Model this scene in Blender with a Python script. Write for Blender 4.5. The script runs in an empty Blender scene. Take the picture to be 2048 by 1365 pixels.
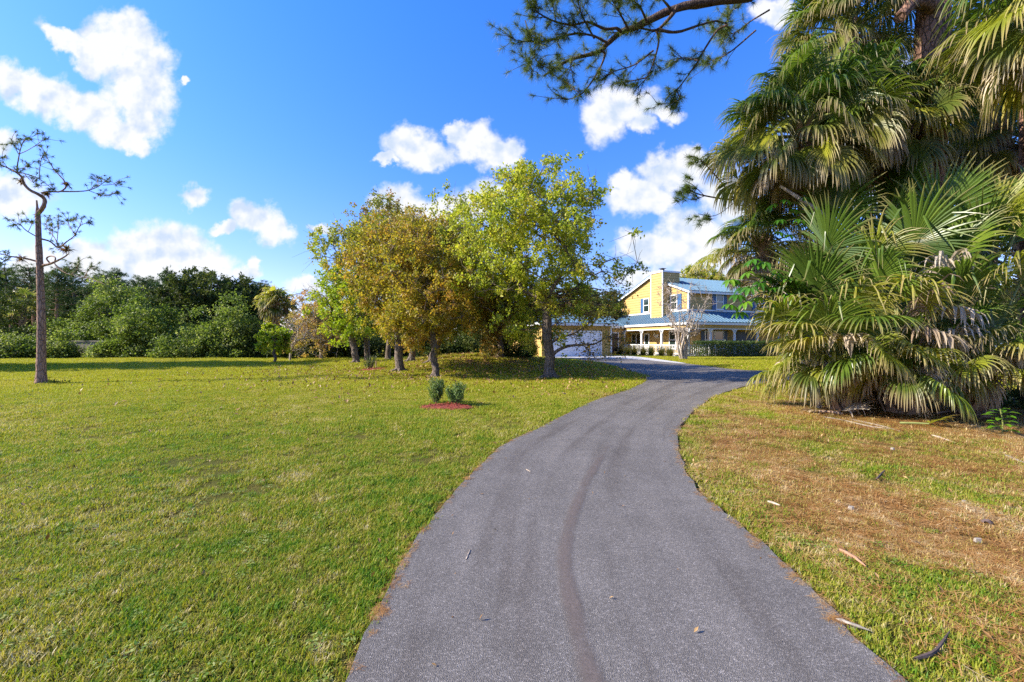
import bpy, math, random
import numpy as np
from mathutils import Vector, Matrix
from mathutils.geometry import delaunay_2d_cdt

sc = bpy.context.scene
COL = sc.collection
PI = math.pi
F = 850.0            # focal length in photo pixels (photo 2048 x 1365)
CX, CY = 1024.0, 682.5
EYE = 1.6
SUN_EL, SUN_AZ = math.radians(33), math.radians(180)   # sun stands to the left (-X)

# ------------------------------------------------------------------ helpers
def sstep(a, b, x):
    t = np.clip((np.asarray(x, float) - a) / (b - a), 0, 1)
    return t * t * (3 - 2 * t)

def g(x, y):
    """ground height"""
    x = np.asarray(x, float); y = np.asarray(y, float)
    h = 0.22 * sstep(16, 36, y)
    h = h + 0.66 * np.exp(-((x + 2.3) / 5.2) ** 2 - ((y - 26) / 4.6) ** 2)
    h = h + 0.05 * np.sin(x * 0.35 + 1.3) * np.sin(y * 0.3 + .4) * sstep(3, 9, np.abs(x - 1)) * sstep(60, 30, y)
    return h

def gz(x, y): return float(g(x, y))

def on_ground(px, py):
    """the point of the terrain that lies along a viewing ray of the survey camera"""
    dx, dz = (px - CX) / F, -(py - CY) / F
    lo = 1.0
    Y = lo
    while Y < 300:
        if EYE + dz * Y <= gz(dx * Y, Y): break
        Y += 0.05
    return Vector((dx * Y, Y, gz(dx * Y, Y)))

def at(px, py, Y):
    return Vector(((px - CX) / F * Y, Y, EYE - (py - CY) / F * Y))

class MB:
    """collects vertices and faces (numpy) and links them as one mesh object"""
    def __init__(self):
        self.V, self.A, self.Q, self.M = [], [], {}, {}
        self.n = 0
    def add(self, V, Fc, a=None, mi=0):
        V = np.asarray(V, float).reshape(-1, 3)
        Fc = np.asarray(Fc, int)
        if a is None: a = np.full((len(V), 2), 0.5)
        a = np.asarray(a, float)
        if a.ndim == 1: a = np.stack([a, np.zeros_like(a)], 1)
        self.V.append(V); self.A.append(a)
        k = Fc.shape[1]
        self.Q.setdefault(k, []).append(Fc + self.n)
        self.M.setdefault(k, []).append(np.full(len(Fc), mi, int))
        self.n += len(V)
    def box(self, x0, x1, y0, y1, z0, z1, mi=0, a=.5):
        V = [(x, y, z) for z in (z0, z1) for y in (y0, y1) for x in (x0, x1)]
        Fc = [(0, 2, 3, 1), (4, 5, 7, 6), (0, 1, 5, 4), (2, 6, 7, 3), (0, 4, 6, 2), (1, 3, 7, 5)]
        self.add(V, Fc, np.full(8, a), mi)
    def prism(self, poly, axis_vec):
        """extrude a planar polygon (list of 3d pts) along axis_vec"""
        n = len(poly); P = np.asarray(poly, float); Q2 = P + np.asarray(axis_vec, float)
        V = np.concatenate([P, Q2])
        self.add(V, [tuple(range(n))]); 
        self.Q[n][-1] = self.Q[n][-1][:, ::-1]
        self.add(Q2, [tuple(range(n))])
        self.add(V, [(i, (i + 1) % n, n + (i + 1) % n, n + i) for i in range(n)])
    def tube(self, pts, rad, sides=7, a=.5, cap=True, mi=0, rough=0.0, rng=None):
        P = np.asarray(pts, float); n = len(P)
        R = np.asarray(rad, float) if np.ndim(rad) else np.full(n, float(rad))
        T = np.gradient(P, axis=0); T /= (np.linalg.norm(T, axis=1, keepdims=True) + 1e-9)
        ref = np.array([0, 0, 1.0]) if abs(T[0][2]) < .9 else np.array([1.0, 0, 0])
        U = np.cross(T[0], ref); U /= np.linalg.norm(U)
        ang = np.arange(sides) / sides * 2 * PI
        rings = []
        for i in range(n):
            U = U - T[i] * U.dot(T[i]); U /= (np.linalg.norm(U) + 1e-9)
            W = np.cross(T[i], U)
            rr = R[i]
            if rough and rng is not None: rr = R[i] * (1 + rough * rng.standard_normal(sides))[:, None]
            rings.append(P[i] + (np.cos(ang)[:, None] * U + np.sin(ang)[:, None] * W) * rr)
        V = np.concatenate(rings)
        i = np.arange(n - 1)[:, None] * sides; j = np.arange(sides)[None, :]; j2 = (j + 1) % sides
        Fc = np.stack([i + j, i + j2, i + sides + j2, i + sides + j], -1).reshape(-1, 4)
        self.add(V, Fc, np.full(len(V), a), mi)
        if cap:
            self.add(rings[-1], [tuple(range(sides))], np.full(sides, a), mi)
    def build(self, name, mats, parent=None, smooth=False, loc=None):
        V = np.concatenate(self.V); A = np.concatenate(self.A)
        me = bpy.data.meshes.new(name)
        me.vertices.add(len(V)); me.vertices.foreach_set('co', V.astype(np.float32).ravel())
        loops, starts, mi, s = [], [], [], 0
        for k, fl in self.Q.items():
            Fc = np.concatenate(fl); loops.append(Fc.ravel())
            starts.append(s + np.arange(len(Fc)) * k); s += Fc.size
            mi.append(np.concatenate(self.M[k]))
        loops = np.concatenate(loops); starts = np.concatenate(starts); mi = np.concatenate(mi)
        me.loops.add(len(loops)); me.loops.foreach_set('vertex_index', loops.astype(np.int32))
        me.polygons.add(len(starts)); me.polygons.foreach_set('loop_start', starts.astype(np.int32))
        if not isinstance(mats, (list, tuple)): mats = [mats]
        for m in mats: me.materials.append(m)
        me.polygons.foreach_set('material_index', mi.astype(np.int32))
        me.polygons.foreach_set('use_smooth', np.full(len(starts), smooth))
        at_ = me.attributes.new('tint', 'FLOAT', 'POINT'); at_.data.foreach_set('value', A[:, 0].astype(np.float32))
        at_ = me.attributes.new('along', 'FLOAT', 'POINT'); at_.data.foreach_set('value', A[:, 1].astype(np.float32))
        me.update(calc_edges=True); me.validate()
        o = bpy.data.objects.new(name, me); COL.objects.link(o)
        if parent: o.parent = parent
        if loc is not None: o.location = loc
        return o

def tag(o, label=None, cat=None, group=None, kind=None):
    if label: o['label'] = label
    if cat: o['category'] = cat
    if group: o['group'] = group
    if kind: o['kind'] = kind
    return o

def thing(name, label, cat, loc=(0, 0, 0), rz=0, group=None):
    o = bpy.data.objects.new(name, None); COL.objects.link(o)
    o.location = loc; o.rotation_euler = (0, 0, rz); o.empty_display_size = .3
    return tag(o, label, cat, group)

def copy_tree(o, loc, rz=0, sc_=1.0, label=None, group=None):
    c = o.copy(); COL.objects.link(c); c.location = loc; c.rotation_euler = (0, 0, rz)
    c.scale = (sc_,) * 3 if not isinstance(sc_, tuple) else sc_
    for ch in list(o.children):
        d = ch.copy(); COL.objects.link(d); d.parent = c
    return tag(c, label, None, group)

# ------------------------------------------------------------------ materials
class NT:
    def __init__(self, tree): self.t = tree
    def n(self, typ, **kw):
        nd = self.t.nodes.new(typ)
        ins = kw.pop('ins', {})
        for k, v in kw.items(): setattr(nd, k, v)
        for k, v in ins.items():
            s = nd.inputs[k]
            if isinstance(v, bpy.types.NodeSocket): self.t.links.new(v, s)
            else: s.default_value = v
        return nd
    def math(self, op, a, b=0.0, c=None, clamp=False):
        nd = self.n('ShaderNodeMath', operation=op, use_clamp=clamp)
        for i, v in enumerate((a, b) if c is None else (a, b, c)):
            if isinstance(v, bpy.types.NodeSocket): self.t.links.new(v, nd.inputs[i])
            else: nd.inputs[i].default_value = v
        return nd.outputs[0]
    def mix(self, f, a, b, blend='MIX'):
        nd = self.n('ShaderNodeMix', data_type='RGBA', blend_type=blend)
        for s, v in ((nd.inputs[0], f), (nd.inputs[6], a), (nd.inputs[7], b)):
            if isinstance(v, bpy.types.NodeSocket): self.t.links.new(v, s)
            else: s.default_value = v if not isinstance(v, tuple) else (*v, 1)[:4]
        return nd.outputs[2]
    def noise(self, vec, scale, detail=4, rough=.55, out=0):
        nd = self.n('ShaderNodeTexNoise', ins={'Scale': scale, 'Detail': detail, 'Roughness': rough})
        if vec is not None: self.t.links.new(vec, nd.inputs['Vector'])
        return nd.outputs[out]
    def ramp(self, f, stops, interp='LINEAR'):
        nd = self.n('ShaderNodeValToRGB'); cr = nd.color_ramp; cr.interpolation = interp
        while len(cr.elements) < len(stops): cr.elements.new(.5)
        for e, (p, c) in zip(cr.elements, stops):
            e.position = p; e.color = (*c, 1) if isinstance(c, tuple) else (c, c, c, 1)
        self.t.links.new(f, nd.inputs[0])
        return nd.outputs[0]

def new_mat(name):
    m = bpy.data.materials.new(name); m.use_nodes = True
    t = m.node_tree; t.nodes.clear()
    N = NT(t); out = N.n('ShaderNodeOutputMaterial')
    return m, N, out

def simple(name, col, rough=.6, metal=0.0, spec=.5, var=.0, vscale=8., bump=0., bscale=40.):
    m, N, out = new_mat(name)
    p = N.n('ShaderNodeBsdfPrincipled', ins={'Roughness': rough, 'Metallic': metal, 'Specular IOR Level': spec})
    geo = N.n('ShaderNodeNewGeometry')
    if var:
        nz = N.noise(geo.outputs['Position'], vscale, 5, .6)
        lo = tuple(c * (1 - var) for c in col); hi = tuple(min(1, c * (1 + var)) for c in col)
        c = N.ramp(nz, [(.3, lo), (.7, hi)])
        N.t.links.new(c, p.inputs['Base Color'])
    else: p.inputs['Base Color'].default_value = (*col, 1)
    if bump:
        b = N.n('ShaderNodeBump', ins={'Strength': bump, 'Distance': .02, 'Height': N.noise(geo.outputs['Position'], bscale, 5)})
        N.t.links.new(b.outputs[0], p.inputs['Normal'])
    N.t.links.new(p.outputs[0], out.inputs[0])
    return m

def leafmat(name, stops, trans=.3, rough=.5, spec=.35, tips=None, patch=0.25):
    """stops: colour ramp over the random per-leaf tint; tips: colour reached at the end of a frond segment"""
    m, N, out = new_mat(name)
    at_ = N.n('ShaderNodeAttribute', attribute_name='tint').outputs['Fac']
    geo = N.n('ShaderNodeNewGeometry')
    nz = N.noise(geo.outputs['Position'], .9, 3)
    f = N.math('ADD', at_, N.math('MULTIPLY', N.math('SUBTRACT', nz, .5), patch * 4), clamp=True)
    c = N.ramp(f, stops)
    if tips:
        al = N.n('ShaderNodeAttribute', attribute_name='along').outputs['Fac']
        k = N.math('MULTIPLY', N.math('SUBTRACT', al, tips[1]), tips[2], clamp=True)
        c = N.mix(k, c, tips[0])
    p = N.n('ShaderNodeBsdfPrincipled', ins={'Base Color': c, 'Roughness': rough, 'Specular IOR Level': spec})
    bright = N.mix(1.0, c, (1.5, 1.6, .9), 'MULTIPLY')
    tr = N.n('ShaderNodeBsdfTranslucent', ins={'Color': bright})
    mx = N.n('ShaderNodeMixShader', ins={0: trans, 1: p.outputs[0], 2: tr.outputs[0]})
    N.t.links.new(mx.outputs[0], out.inputs[0])
    return m

def barkmat(name, lo, hi, scale=9., stretch=(1, 1, .25), bump=.8):
    m, N, out = new_mat(name)
    geo = N.n('ShaderNodeNewGeometry')
    mp = N.n('ShaderNodeMapping', ins={'Vector': geo.outputs['Position'], 'Scale': stretch})
    nz = N.noise(mp.outputs[0], scale, 6, .65)
    vo = N.n('ShaderNodeTexVoronoi', feature='DISTANCE_TO_EDGE', ins={'Vector': mp.outputs[0], 'Scale': scale * 1.4})
    edge = N.math('MULTIPLY', vo.outputs[0], 7.0, clamp=True)
    h = N.math('MULTIPLY', N.math('ADD', nz, .25), N.math('ADD', N.math('MULTIPLY', edge, .6), .4))
    c = N.ramp(h, [(.2, lo), (.75, hi)])
    p = N.n('ShaderNodeBsdfPrincipled', ins={'Base Color': c, 'Roughness': .9, 'Specular IOR Level': .2})
    b = N.n('ShaderNodeBump', ins={'Strength': bump, 'Distance': .04, 'Height': h})
    N.t.links.new(b.outputs[0], p.inputs['Normal']); N.t.links.new(p.outputs[0], out.inputs[0])
    return m

M = {}
M['oak_green'] = leafmat('oak_green', [(0, (.13, .17, .022)), (.4, (.28, .31, .035)), (.75, (.42, .40, .05)), (1, (.38, .27, .07))], trans=.45)
M['oak_bright'] = leafmat('oak_bright', [(0, (.15, .20, .022)), (.4, (.32, .36, .035)), (.75, (.48, .46, .05)), (1, (.42, .32, .07))], trans=.48)
M['oak_mix'] = leafmat('oak_mix', [(0, (.11, .14, .02)), (.35, (.22, .23, .03)), (.6, (.33, .28, .04)), (.8, (.34, .20, .05)), (1, (.28, .12, .04))], trans=.45, patch=.4)
M['oak_gold'] = leafmat('oak_gold', [(0, (.14, .16, .02)), (.35, (.30, .27, .03)), (.7, (.42, .30, .035)), (1, (.36, .18, .04))], trans=.45)
M['oak_brown'] = leafmat('oak_brown', [(0, (.15, .14, .03)), (.4, (.28, .22, .04)), (.75, (.38, .22, .05)), (1, (.34, .15, .04))], trans=.4)
M['bright_leaf'] = leafmat('bright_leaf', [(0, (.16, .26, .015)), (.5, (.30, .37, .02)), (1, (.45, .40, .04))], trans=.45)
M['orange_leaf'] = leafmat('orange_leaf', [(0, (.30, .28, .06)), (.45, (.46, .34, .09)), (1, (.52, .27, .09))], trans=.35)
M['shrub_leaf'] = leafmat('shrub_leaf', [(0, (.04, .07, .014)), (.45, (.15, .205, .034)), (.8, (.23, .27, .06)), (1, (.42, .42, .19))], rough=.55, spec=.2, trans=.35)
M['dark_leaf'] = leafmat('dark_leaf', [(0, (.025, .045, .01)), (.6, (.065, .09, .018)), (1, (.14, .15, .035))], rough=.6, spec=.15, trans=.25)
M['pine_needle'] = leafmat('pine_needle', [(0, (.04, .08, .012)), (.6, (.10, .15, .018)), (1, (.20, .21, .03))], trans=.25)
M['far_pine'] = leafmat('far_pine', [(0, (.035, .07, .015)), (.6, (.07, .12, .022)), (1, (.12, .15, .04))], trans=.2)
M['hedge_leaf'] = leafmat('hedge_leaf', [(0, (.025, .05, .012)), (.6, (.06, .10, .02)), (1, (.11, .15, .03))], rough=.4)
M['sage_leaf'] = leafmat('sage_leaf', [(0, (.07, .13, .03)), (.6, (.16, .235, .055)), (1, (.26, .31, .09))], rough=.5)
M['strap_leaf'] = leafmat('strap_leaf', [(0, (.05, .07, .02)), (.5, (.11, .12, .03)), (1, (.22, .14, .05))])
M['frond_green'] = leafmat('frond_green', [(0, (.045, .09, .014)), (.6, (.11, .175, .022)), (1, (.23, .29, .035))], trans=.38, rough=.35, spec=.5, patch=.15, tips=((.36, .28, .12), .72, 3.0))
M['frond_yellow'] = leafmat('frond_yellow', [(0, (.16, .20, .02)), (.6, (.30, .31, .03)), (1, (.44, .38, .04))], trans=.4, rough=.4, patch=.15, tips=((.48, .36, .18), .55, 2.2))
M['frond_old'] = leafmat('frond_old', [(0, (.055, .095, .018)), (.6, (.15, .18, .03)), (1, (.28, .26, .05))], trans=.38, rough=.4, patch=.15, tips=((.38, .29, .16), .5, 2.2))
M['frond_dead'] = leafmat('frond_dead', [(0, (.24, .16, .10)), (.5, (.42, .33, .23)), (1, (.58, .49, .38))], trans=.2, rough=.7, spec=.2, patch=.15)
M['glossy_leaf'] = leafmat('glossy_leaf', [(0, (.03, .10, .008)), (.6, (.08, .22, .012)), (1, (.20, .33, .02))], rough=.25, spec=.6, trans=.35)
M['bromeliad'] = leafmat('bromeliad', [(0, (.06, .05, .02)), (.6, (.13, .08, .03)), (1, (.22, .10, .04))])
M['oak_bark'] = barkmat('oak_bark', (.035, .026, .02), (.20, .155, .12))
M['pine_bark'] = barkmat('pine_bark', (.085, .05, .036), (.37, .23, .165), 11)
M['plate_bark'] = barkmat('plate_bark', (.03, .02, .016), (.27, .15, .10), 7, (1, 1, .45), 1.0)
M['limb_bark'] = barkmat('limb_bark', (.03, .021, .017), (.12, .08, .062), 14)
M['pale_bark'] = barkmat('pale_bark', (.20, .155, .12), (.52, .44, .36), 10)
M['palm_bark'] = barkmat('palm_bark', (.06, .04, .03), (.26, .18, .12), 12, (1, 1, 1))
M['boot'] = simple('boot', (.26, .17, .11), .8, var=.45, vscale=6)
M['petiole'] = simple('petiole', (.20, .22, .06), .5, var=.3)

# ------------------------------------------------------------------ plants: generators
def unit(v): return v / (np.linalg.norm(v, axis=-1, keepdims=True) + 1e-9)

def leaves(mb, P, L, W, rng, updir=.5, tint=None, hang=0.0, fold=.15):
    """rhombic leaves, one quad each pair of triangles, at points P"""
    n = len(P)
    a = unit(rng.standard_normal((n, 3)) + np.array([0, 0, -hang]))
    nn = unit(rng.standard_normal((n, 3)) + np.array([0, 0, updir * 2]))
    b = unit(np.cross(nn, a)); nn = np.cross(a, b)
    s = rng.uniform(.7, 1.3, (n, 1))
    l = L * s; w = W * s
    V = np.stack([P, P + a * l * .5 + b * w * .5 + nn * w * fold, P + a * l, P + a * l * .5 - b * w * .5 + nn * w * fold], 1).reshape(-1, 3)
    if tint is None: tint = rng.beta(2.2, 2.2, n)
    i = np.arange(n)[:, None] * 4
    mb.add(V, i + np.array([[0, 1, 2, 3]]), np.repeat(tint, 4))

def skeleton(root, targets, rng, step=.5, up=.3, bend=.12):
    """grow a branch net from root nodes to targets; returns nodes, parents"""
    nodes = [np.array(p, float) for p in root]; par = [i - 1 for i in range(len(root))]
    first = max(1, int(len(root) * .45))
    base = nodes[-1]
    order = np.argsort([np.linalg.norm(t - base) for t in targets])
    tip = []
    for k in order:
        t = targets[k]
        A = np.array(nodes)
        d = np.linalg.norm(A - t, axis=1) + .9 * np.maximum(0, A[:, 2] - t[2]) ; d[:first] += 1e3
        j = int(np.argmin(d)); p0 = nodes[j]
        v = t - p0; Ln = np.linalg.norm(v); m = max(1, int(Ln / step))
        side = rng.standard_normal(3) * bend * Ln; side[2] += up * Ln * .25
        pj = j
        for q in range(1, m + 1):
            s = q / m
            nodes.append(p0 + v * s + side * (4 * s * (1 - s)) * .5 + (rng.standard_normal(3) * .03 * Ln if q < m else 0))
            par.append(pj); pj = len(nodes) - 1
        tip.append(pj)
    return np.array(nodes), np.array(par), tip

def branch_mesh(mb, nodes, par, tip_r, root_r, sides=6, expo=2.2):
    n = len(nodes); w = np.zeros(n)
    child = np.zeros(n, int)
    for i in range(n):
        if par[i] >= 0: child[par[i]] += 1
    w[child == 0] = 1
    for i in range(n - 1, 0, -1):
        if par[i] >= 0: w[par[i]] += w[i]
    w = np.maximum(w, 1)
    r = tip_r * w ** (1 / expo); r = np.where(r > 0, r * 1, tip_r)
    k = root_r / r[0]
    r = r * (1 + (k - 1) * (w / w[0]) ** .6)
    ang = np.arange(sides) / sides * 2 * PI
    for i in range(1, n):
        p = par[i]
        if p < 0: continue
        d = nodes[i] - nodes[p]; ln = np.linalg.norm(d)
        if ln < 1e-5: continue
        d = d / ln
        u = np.cross(d, [0, 0, 1.0] if abs(d[2]) < .95 else [1.0, 0, 0]); u /= np.linalg.norm(u); v = np.cross(d, u)
        ring = np.cos(ang)[:, None] * u + np.sin(ang)[:, None] * v
        r0 = r[p] if r[p] < r[i] * 1.8 else r[i] * 1.25
        V = np.concatenate([nodes[p] - d * r0 * .3 + ring * r0, nodes[i] + d * r[i] * .3 + ring * r[i]])
        j = np.arange(sides); j2 = (j + 1) % sides
        mb.add(V, np.stack([j, j2, sides + j2, sides + j], 1))
    return r

def ellipsoid_pts(rng, n, c, rad, inner=.35, low=-1.0):
    out = []
    while len(out) < n:
        p = rng.uniform(-1, 1, 3); d = np.linalg.norm(p)
        if d > 1 or d < inner * rng.uniform(0, 1.6) or p[2] < low: continue
        out.append(p)
    return np.array(out) * np.array(rad) + np.array(c)

def tree(name, label, base, c, rad, trunk_r, leaf, bark, seed, ncl=120, per=160, L=.10, W=.06, spread=.55, cat='tree',
         group=None, inner=.4, low=-1.0, lean=0.0, updir=.5, fork=.42, density_fn=None, tip_r=.0105, leaf2=None, twig=True, warp=.28, hang=.3, roots=True):
    """broad-leaved tree: base (Vector), crown centre c and half sizes rad relative to the base"""
    rng = np.random.default_rng(seed)
    t = thing(name, label, cat, base, 0, group)
    c = np.array(c, float); rad = np.array(rad, float)
    cl = ellipsoid_pts(rng, ncl, c, rad, inner, low)
    # lumpy outline
    dirn = unit(cl - c); 
    f = 1 + warp * (np.sin(dirn[:, 0] * 4 + seed) * np.sin(dirn[:, 1] * 3.3 + seed * 2) + .7 * np.sin(dirn[:, 2] * 5 + seed * 3))
    cl = c + (cl - c) * f[:, None]
    fh = max(c[2] - rad[2] * .55, rad[2] * .25) if fork is None else (c[2]) * fork * 2
    top = np.array([c[0] * .8 + lean, c[1] * .8, min(fh + .4 * rad[2], c[2] + .2 * rad[2])])
    k = 9
    root = [np.array([top[0] * (i / k) ** 1.5, top[1] * (i / k) ** 1.5, top[2] * i / k]) + (rng.standard_normal(3) * np.array([.03, .03, 0]) * (i > 0)) for i in range(k + 1)]
    nodes, par, tips = skeleton(root, cl, rng, step=max(.35, rad[2] * .16))
    mb = MB(); branch_mesh(mb, nodes[:], par, tip_r, trunk_r, 6)
    # trunk overlay: one smooth tapering tube with a flared foot
    tr = [root[0] - np.array([0, 0, .15])] + root[:7]
    zz = np.linspace(0, 1, 8)
    mb.tube(tr, trunk_r * (1.05 - .45 * zz) * (1 + .75 * np.exp(-zz * 9)), 12, rough=.035, rng=rng)
    if roots:
        for q in range(6):
            a_ = q / 6 * 2 * PI + rng.uniform(-.4, .4); l_ = trunk_r * rng.uniform(2.2, 4.0)
            d_ = np.array([math.cos(a_), math.sin(a_), 0])
            mb.tube([d_ * trunk_r * .4 + np.array([0, 0, trunk_r * 1.3]), d_ * trunk_r * 1.2 + np.array([0, 0, trunk_r * .35]), d_ * l_ + np.array([0, 0, -.05])],
                    [trunk_r * .45, trunk_r * .35, trunk_r * .12], 6)
    lb = MB()
    tw = MB() if twig else None
    for ci, p in enumerate(nodes[tips]):
        n = int(per * rng.uniform(.45, 1.5))
        if density_fn is not None: n = int(n * density_fn((p - c) / rad))
        if twig:
            for _ in range(5):
                e = p + rng.standard_normal(3) * spread * .8
                mb.tube([p, (p + e) / 2 + rng.standard_normal(3) * .05, e], [tip_r, tip_r * .7, tip_r * .4], 3, cap=False)
        if n < 2: continue
        # leaves gather in several sprigs per cluster
        ns = max(2, n // 32)
        sp = p + rng.standard_normal((ns, 3)) * spread * np.array([.75, .75, .55])
        q = sp[rng.integers(0, ns, n)] + rng.standard_normal((n, 3)) * spread * .19
        base_t = np.clip(rng.normal(.5, .16), .1, .9)
        leaves(lb, q, L, W, rng, updir, np.clip(rng.normal(base_t, .2, n), 0, 1), hang)
    mb.build('trunk', bark, t, smooth=True)
    if lb.n: lb.build('crown', leaf, t)
    return t

def tuft(mb, p, d, rng, n=70, L=.2, w=.006, spread=.9):
    """a brush of pine needles at p pointing along d"""
    a = unit(unit(np.asarray(d, float)) * .7 + rng.standard_normal((n, 3)) * spread)
    st = np.asarray(p) - unit(np.asarray(d, float)) * rng.uniform(0, .6, (n, 1)) * L
    b = unit(np.cross(a, rng.standard_normal((n, 3))))
    l = L * rng.uniform(.6, 1.15, (n, 1))
    droop = np.zeros((n, 3)); droop[:, 2] = -.18 * l[:, 0]
    V = np.stack([st - b * w * .5, st + b * w * .5, st + a * l + droop], 1).reshape(-1, 3)
    mb.add(V, np.arange(n)[:, None] * 3 + np.array([[0, 1, 2]]), np.repeat(rng.beta(2, 2, n), 3))

def smooth_path(P, n=4):
    """Catmull-Rom through P"""
    P = np.asarray(P, float)
    if len(P) < 3: return np.array([P[0] + (P[-1] - P[0]) * s for s in np.linspace(0, 1, 2 + n)])
    Q = np.concatenate([[2 * P[0] - P[1]], P, [2 * P[-1] - P[-2]]]); out = []
    for i in range(1, len(Q) - 2):
        for s in np.arange(n) / n:
            a, b, c, d = Q[i - 1:i + 3]
            out.append(.5 * ((2 * b) + (-a + c) * s + (2 * a - 5 * b + 4 * c - d) * s * s + (-a + 3 * b - 3 * c + d) * s ** 3))
    out.append(P[-1]); return np.array(out)

def frond(P, H, R, rng, droop=.5, span=4.4, nseg=54, lift=.25, kind='frond_green', parent=None, curl=.0, pet_r=.016, name='frond', up=.35, kinkp=.28):
    """one fan-shaped palm leaf: petiole from P to the hastula H, blade of radius R beyond it"""
    P = np.asarray(P, float); H = np.asarray(H, float)
    v = H - P; Ln = np.linalg.norm(v)
    Cc = P + v * .5 + np.array([0, 0, up * Ln * .5])
    ss = np.linspace(0, 1, 8)[:, None]
    curve = P * (1 - ss) ** 2 + 2 * Cc * ss * (1 - ss) + H * ss ** 2
    mb = MB()
    mb.tube(curve, np.linspace(pet_r * 1.7, pet_r, 8), 5, mi=1, cap=False)
    T = unit(H - Cc + rng.standard_normal(3) * .12)
    l = np.cross(T, [0, 0, 1.0])
    if np.linalg.norm(l) < .15: l = rng.standard_normal(3)
    l = unit(l - T * l.dot(T)); roll = rng.normal(0, .5)
    n0 = np.cross(l, T)
    l, n0 = l * math.cos(roll) + n0 * math.sin(roll), n0 * math.cos(roll) - l * math.sin(roll)
    a = np.linspace(-span / 2, span / 2, nseg) + rng.normal(0, .02, nseg)
    dA = span / nseg * (1.22 if kind != 'frond_dead' else 1.6)
    ca, sa = np.cos(a)[:, None], np.sin(a)[:, None]
    D = unit(T * ca + l * sa + n0 * lift * np.abs(sa))
    S = unit(-T * sa + l * ca)
    Ls = R * (.72 + .28 * np.cos(a * .8)) * rng.uniform(.88, 1.08, nseg) * np.where(rng.random(nseg) < .06, rng.uniform(.4, .8, nseg), 1)
    kink = np.where(rng.random(nseg) < kinkp, rng.uniform(.5, 3.0, nseg), 0)[:, None]; tk_ = rng.uniform(.45, .8, nseg)[:, None]
    # costa: middle segments start a little farther out
    p = H + T * (np.maximum(0, np.cos(a)) * R * .10)[:, None]
    nT = 8; tf = .54
    ts = np.linspace(0, 1, nT)
    dl = (Ls / (nT - 1))[:, None]
    dr = (droop * rng.uniform(.75, 1.3, nseg))[:, None]
    down = np.array([0, 0, -1.0]); jit = rng.standard_normal((nseg, 3)) * curl
    rows, tips_ = [], []
    for i, t in enumerate(ts):
        tan = unit(D + (down * dr * 3.3 + jit * 2) * max(0, t - .15) ** 2.1 + down * kink * (t > tk_))
        if i: p = p + tan * dl
        w = Ls * t * dA if t < tf else Ls * tf * dA * np.maximum(.04, ((1 - t) / (1 - tf))) ** .8
        w = np.maximum(w, .004)[:, None]
        nn = unit(np.cross(S, tan)); nn = nn * np.sign((nn * n0).sum(1, keepdims=True) + 1e-6)
        rows.append(np.stack([p - S * w * .5 + nn * w * .28, p, p + S * w * .5 + nn * w * .28], 1))
    V = np.stack(rows, 1)            # seg, t, 3, xyz
    idx = np.arange(nseg * nT * 3).reshape(nseg, nT, 3)
    Fc = np.concatenate([np.stack([idx[:, :-1, k], idx[:, :-1, k + 1], idx[:, 1:, k + 1], idx[:, 1:, k]], -1).reshape(-1, 4) for k in (0, 1)])
    tb = np.clip(rng.normal(.5, .22), 0, 1)
    tint = np.clip(tb + rng.normal(0, .12, nseg), 0, 1)
    A = np.stack([np.broadcast_to(tint[:, None, None], (nseg, nT, 3)), np.broadcast_to(ts[None, :, None], (nseg, nT, 3))], -1).reshape(-1, 2)
    mb.add(V.reshape(-1, 3), Fc, A)
    return mb.build(name, [M[kind], M['petiole'] if kind != 'frond_dead' else M['boot']], parent)

def palm_trunk(pts, r, rng, parent, boots=True, boot_from=0.0, bark='palm_bark'):
    pts = smooth_path(pts, 6); n = len(pts)
    mb = MB()
    mb.tube(pts, [r * (1.25 if i == 0 else 1) * rng.uniform(.96, 1.04) for i in range(n)], 12, rough=.03, rng=rng)
    if boots:
        L = np.linalg.norm(np.diff(pts, axis=0), axis=1).sum(); nb = int(L * 34)
        for k in range(nb):
            s = boot_from + (1 - boot_from) * (k + .5) / nb
            f = s * (n - 1); i = min(int(f), n - 2); p = pts[i] + (pts[i + 1] - pts[i]) * (f - i)
            az = k * 2.399; d = np.array([math.cos(az), math.sin(az), 0])
            e = np.cross([0, 0, 1.0], d); h = rng.uniform(.22, .4); o_ = rng.uniform(.05, .16)
            a0, a1 = p + d * r * .92, p + d * (r + o_) + np.array([0, 0, h])
            w0, w1 = r * .55, r * .2
            th = d * .03
            V = [a0 - e * w0, a0 + e * w0, a1 + e * w1, a1 - e * w1, a0 - e * w0 + th, a0 + e * w0 + th, a1 + e * w1 + th, a1 - e * w1 + th]
            mb.add(V, [(0, 1, 2, 3), (4, 7, 6, 5), (0, 4, 5, 1), (1, 5, 6, 2), (2, 6, 7, 3), (3, 7, 4, 0)], mi=1)
    return mb.build('trunk', [M[bark], M['boot']], parent)

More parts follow.
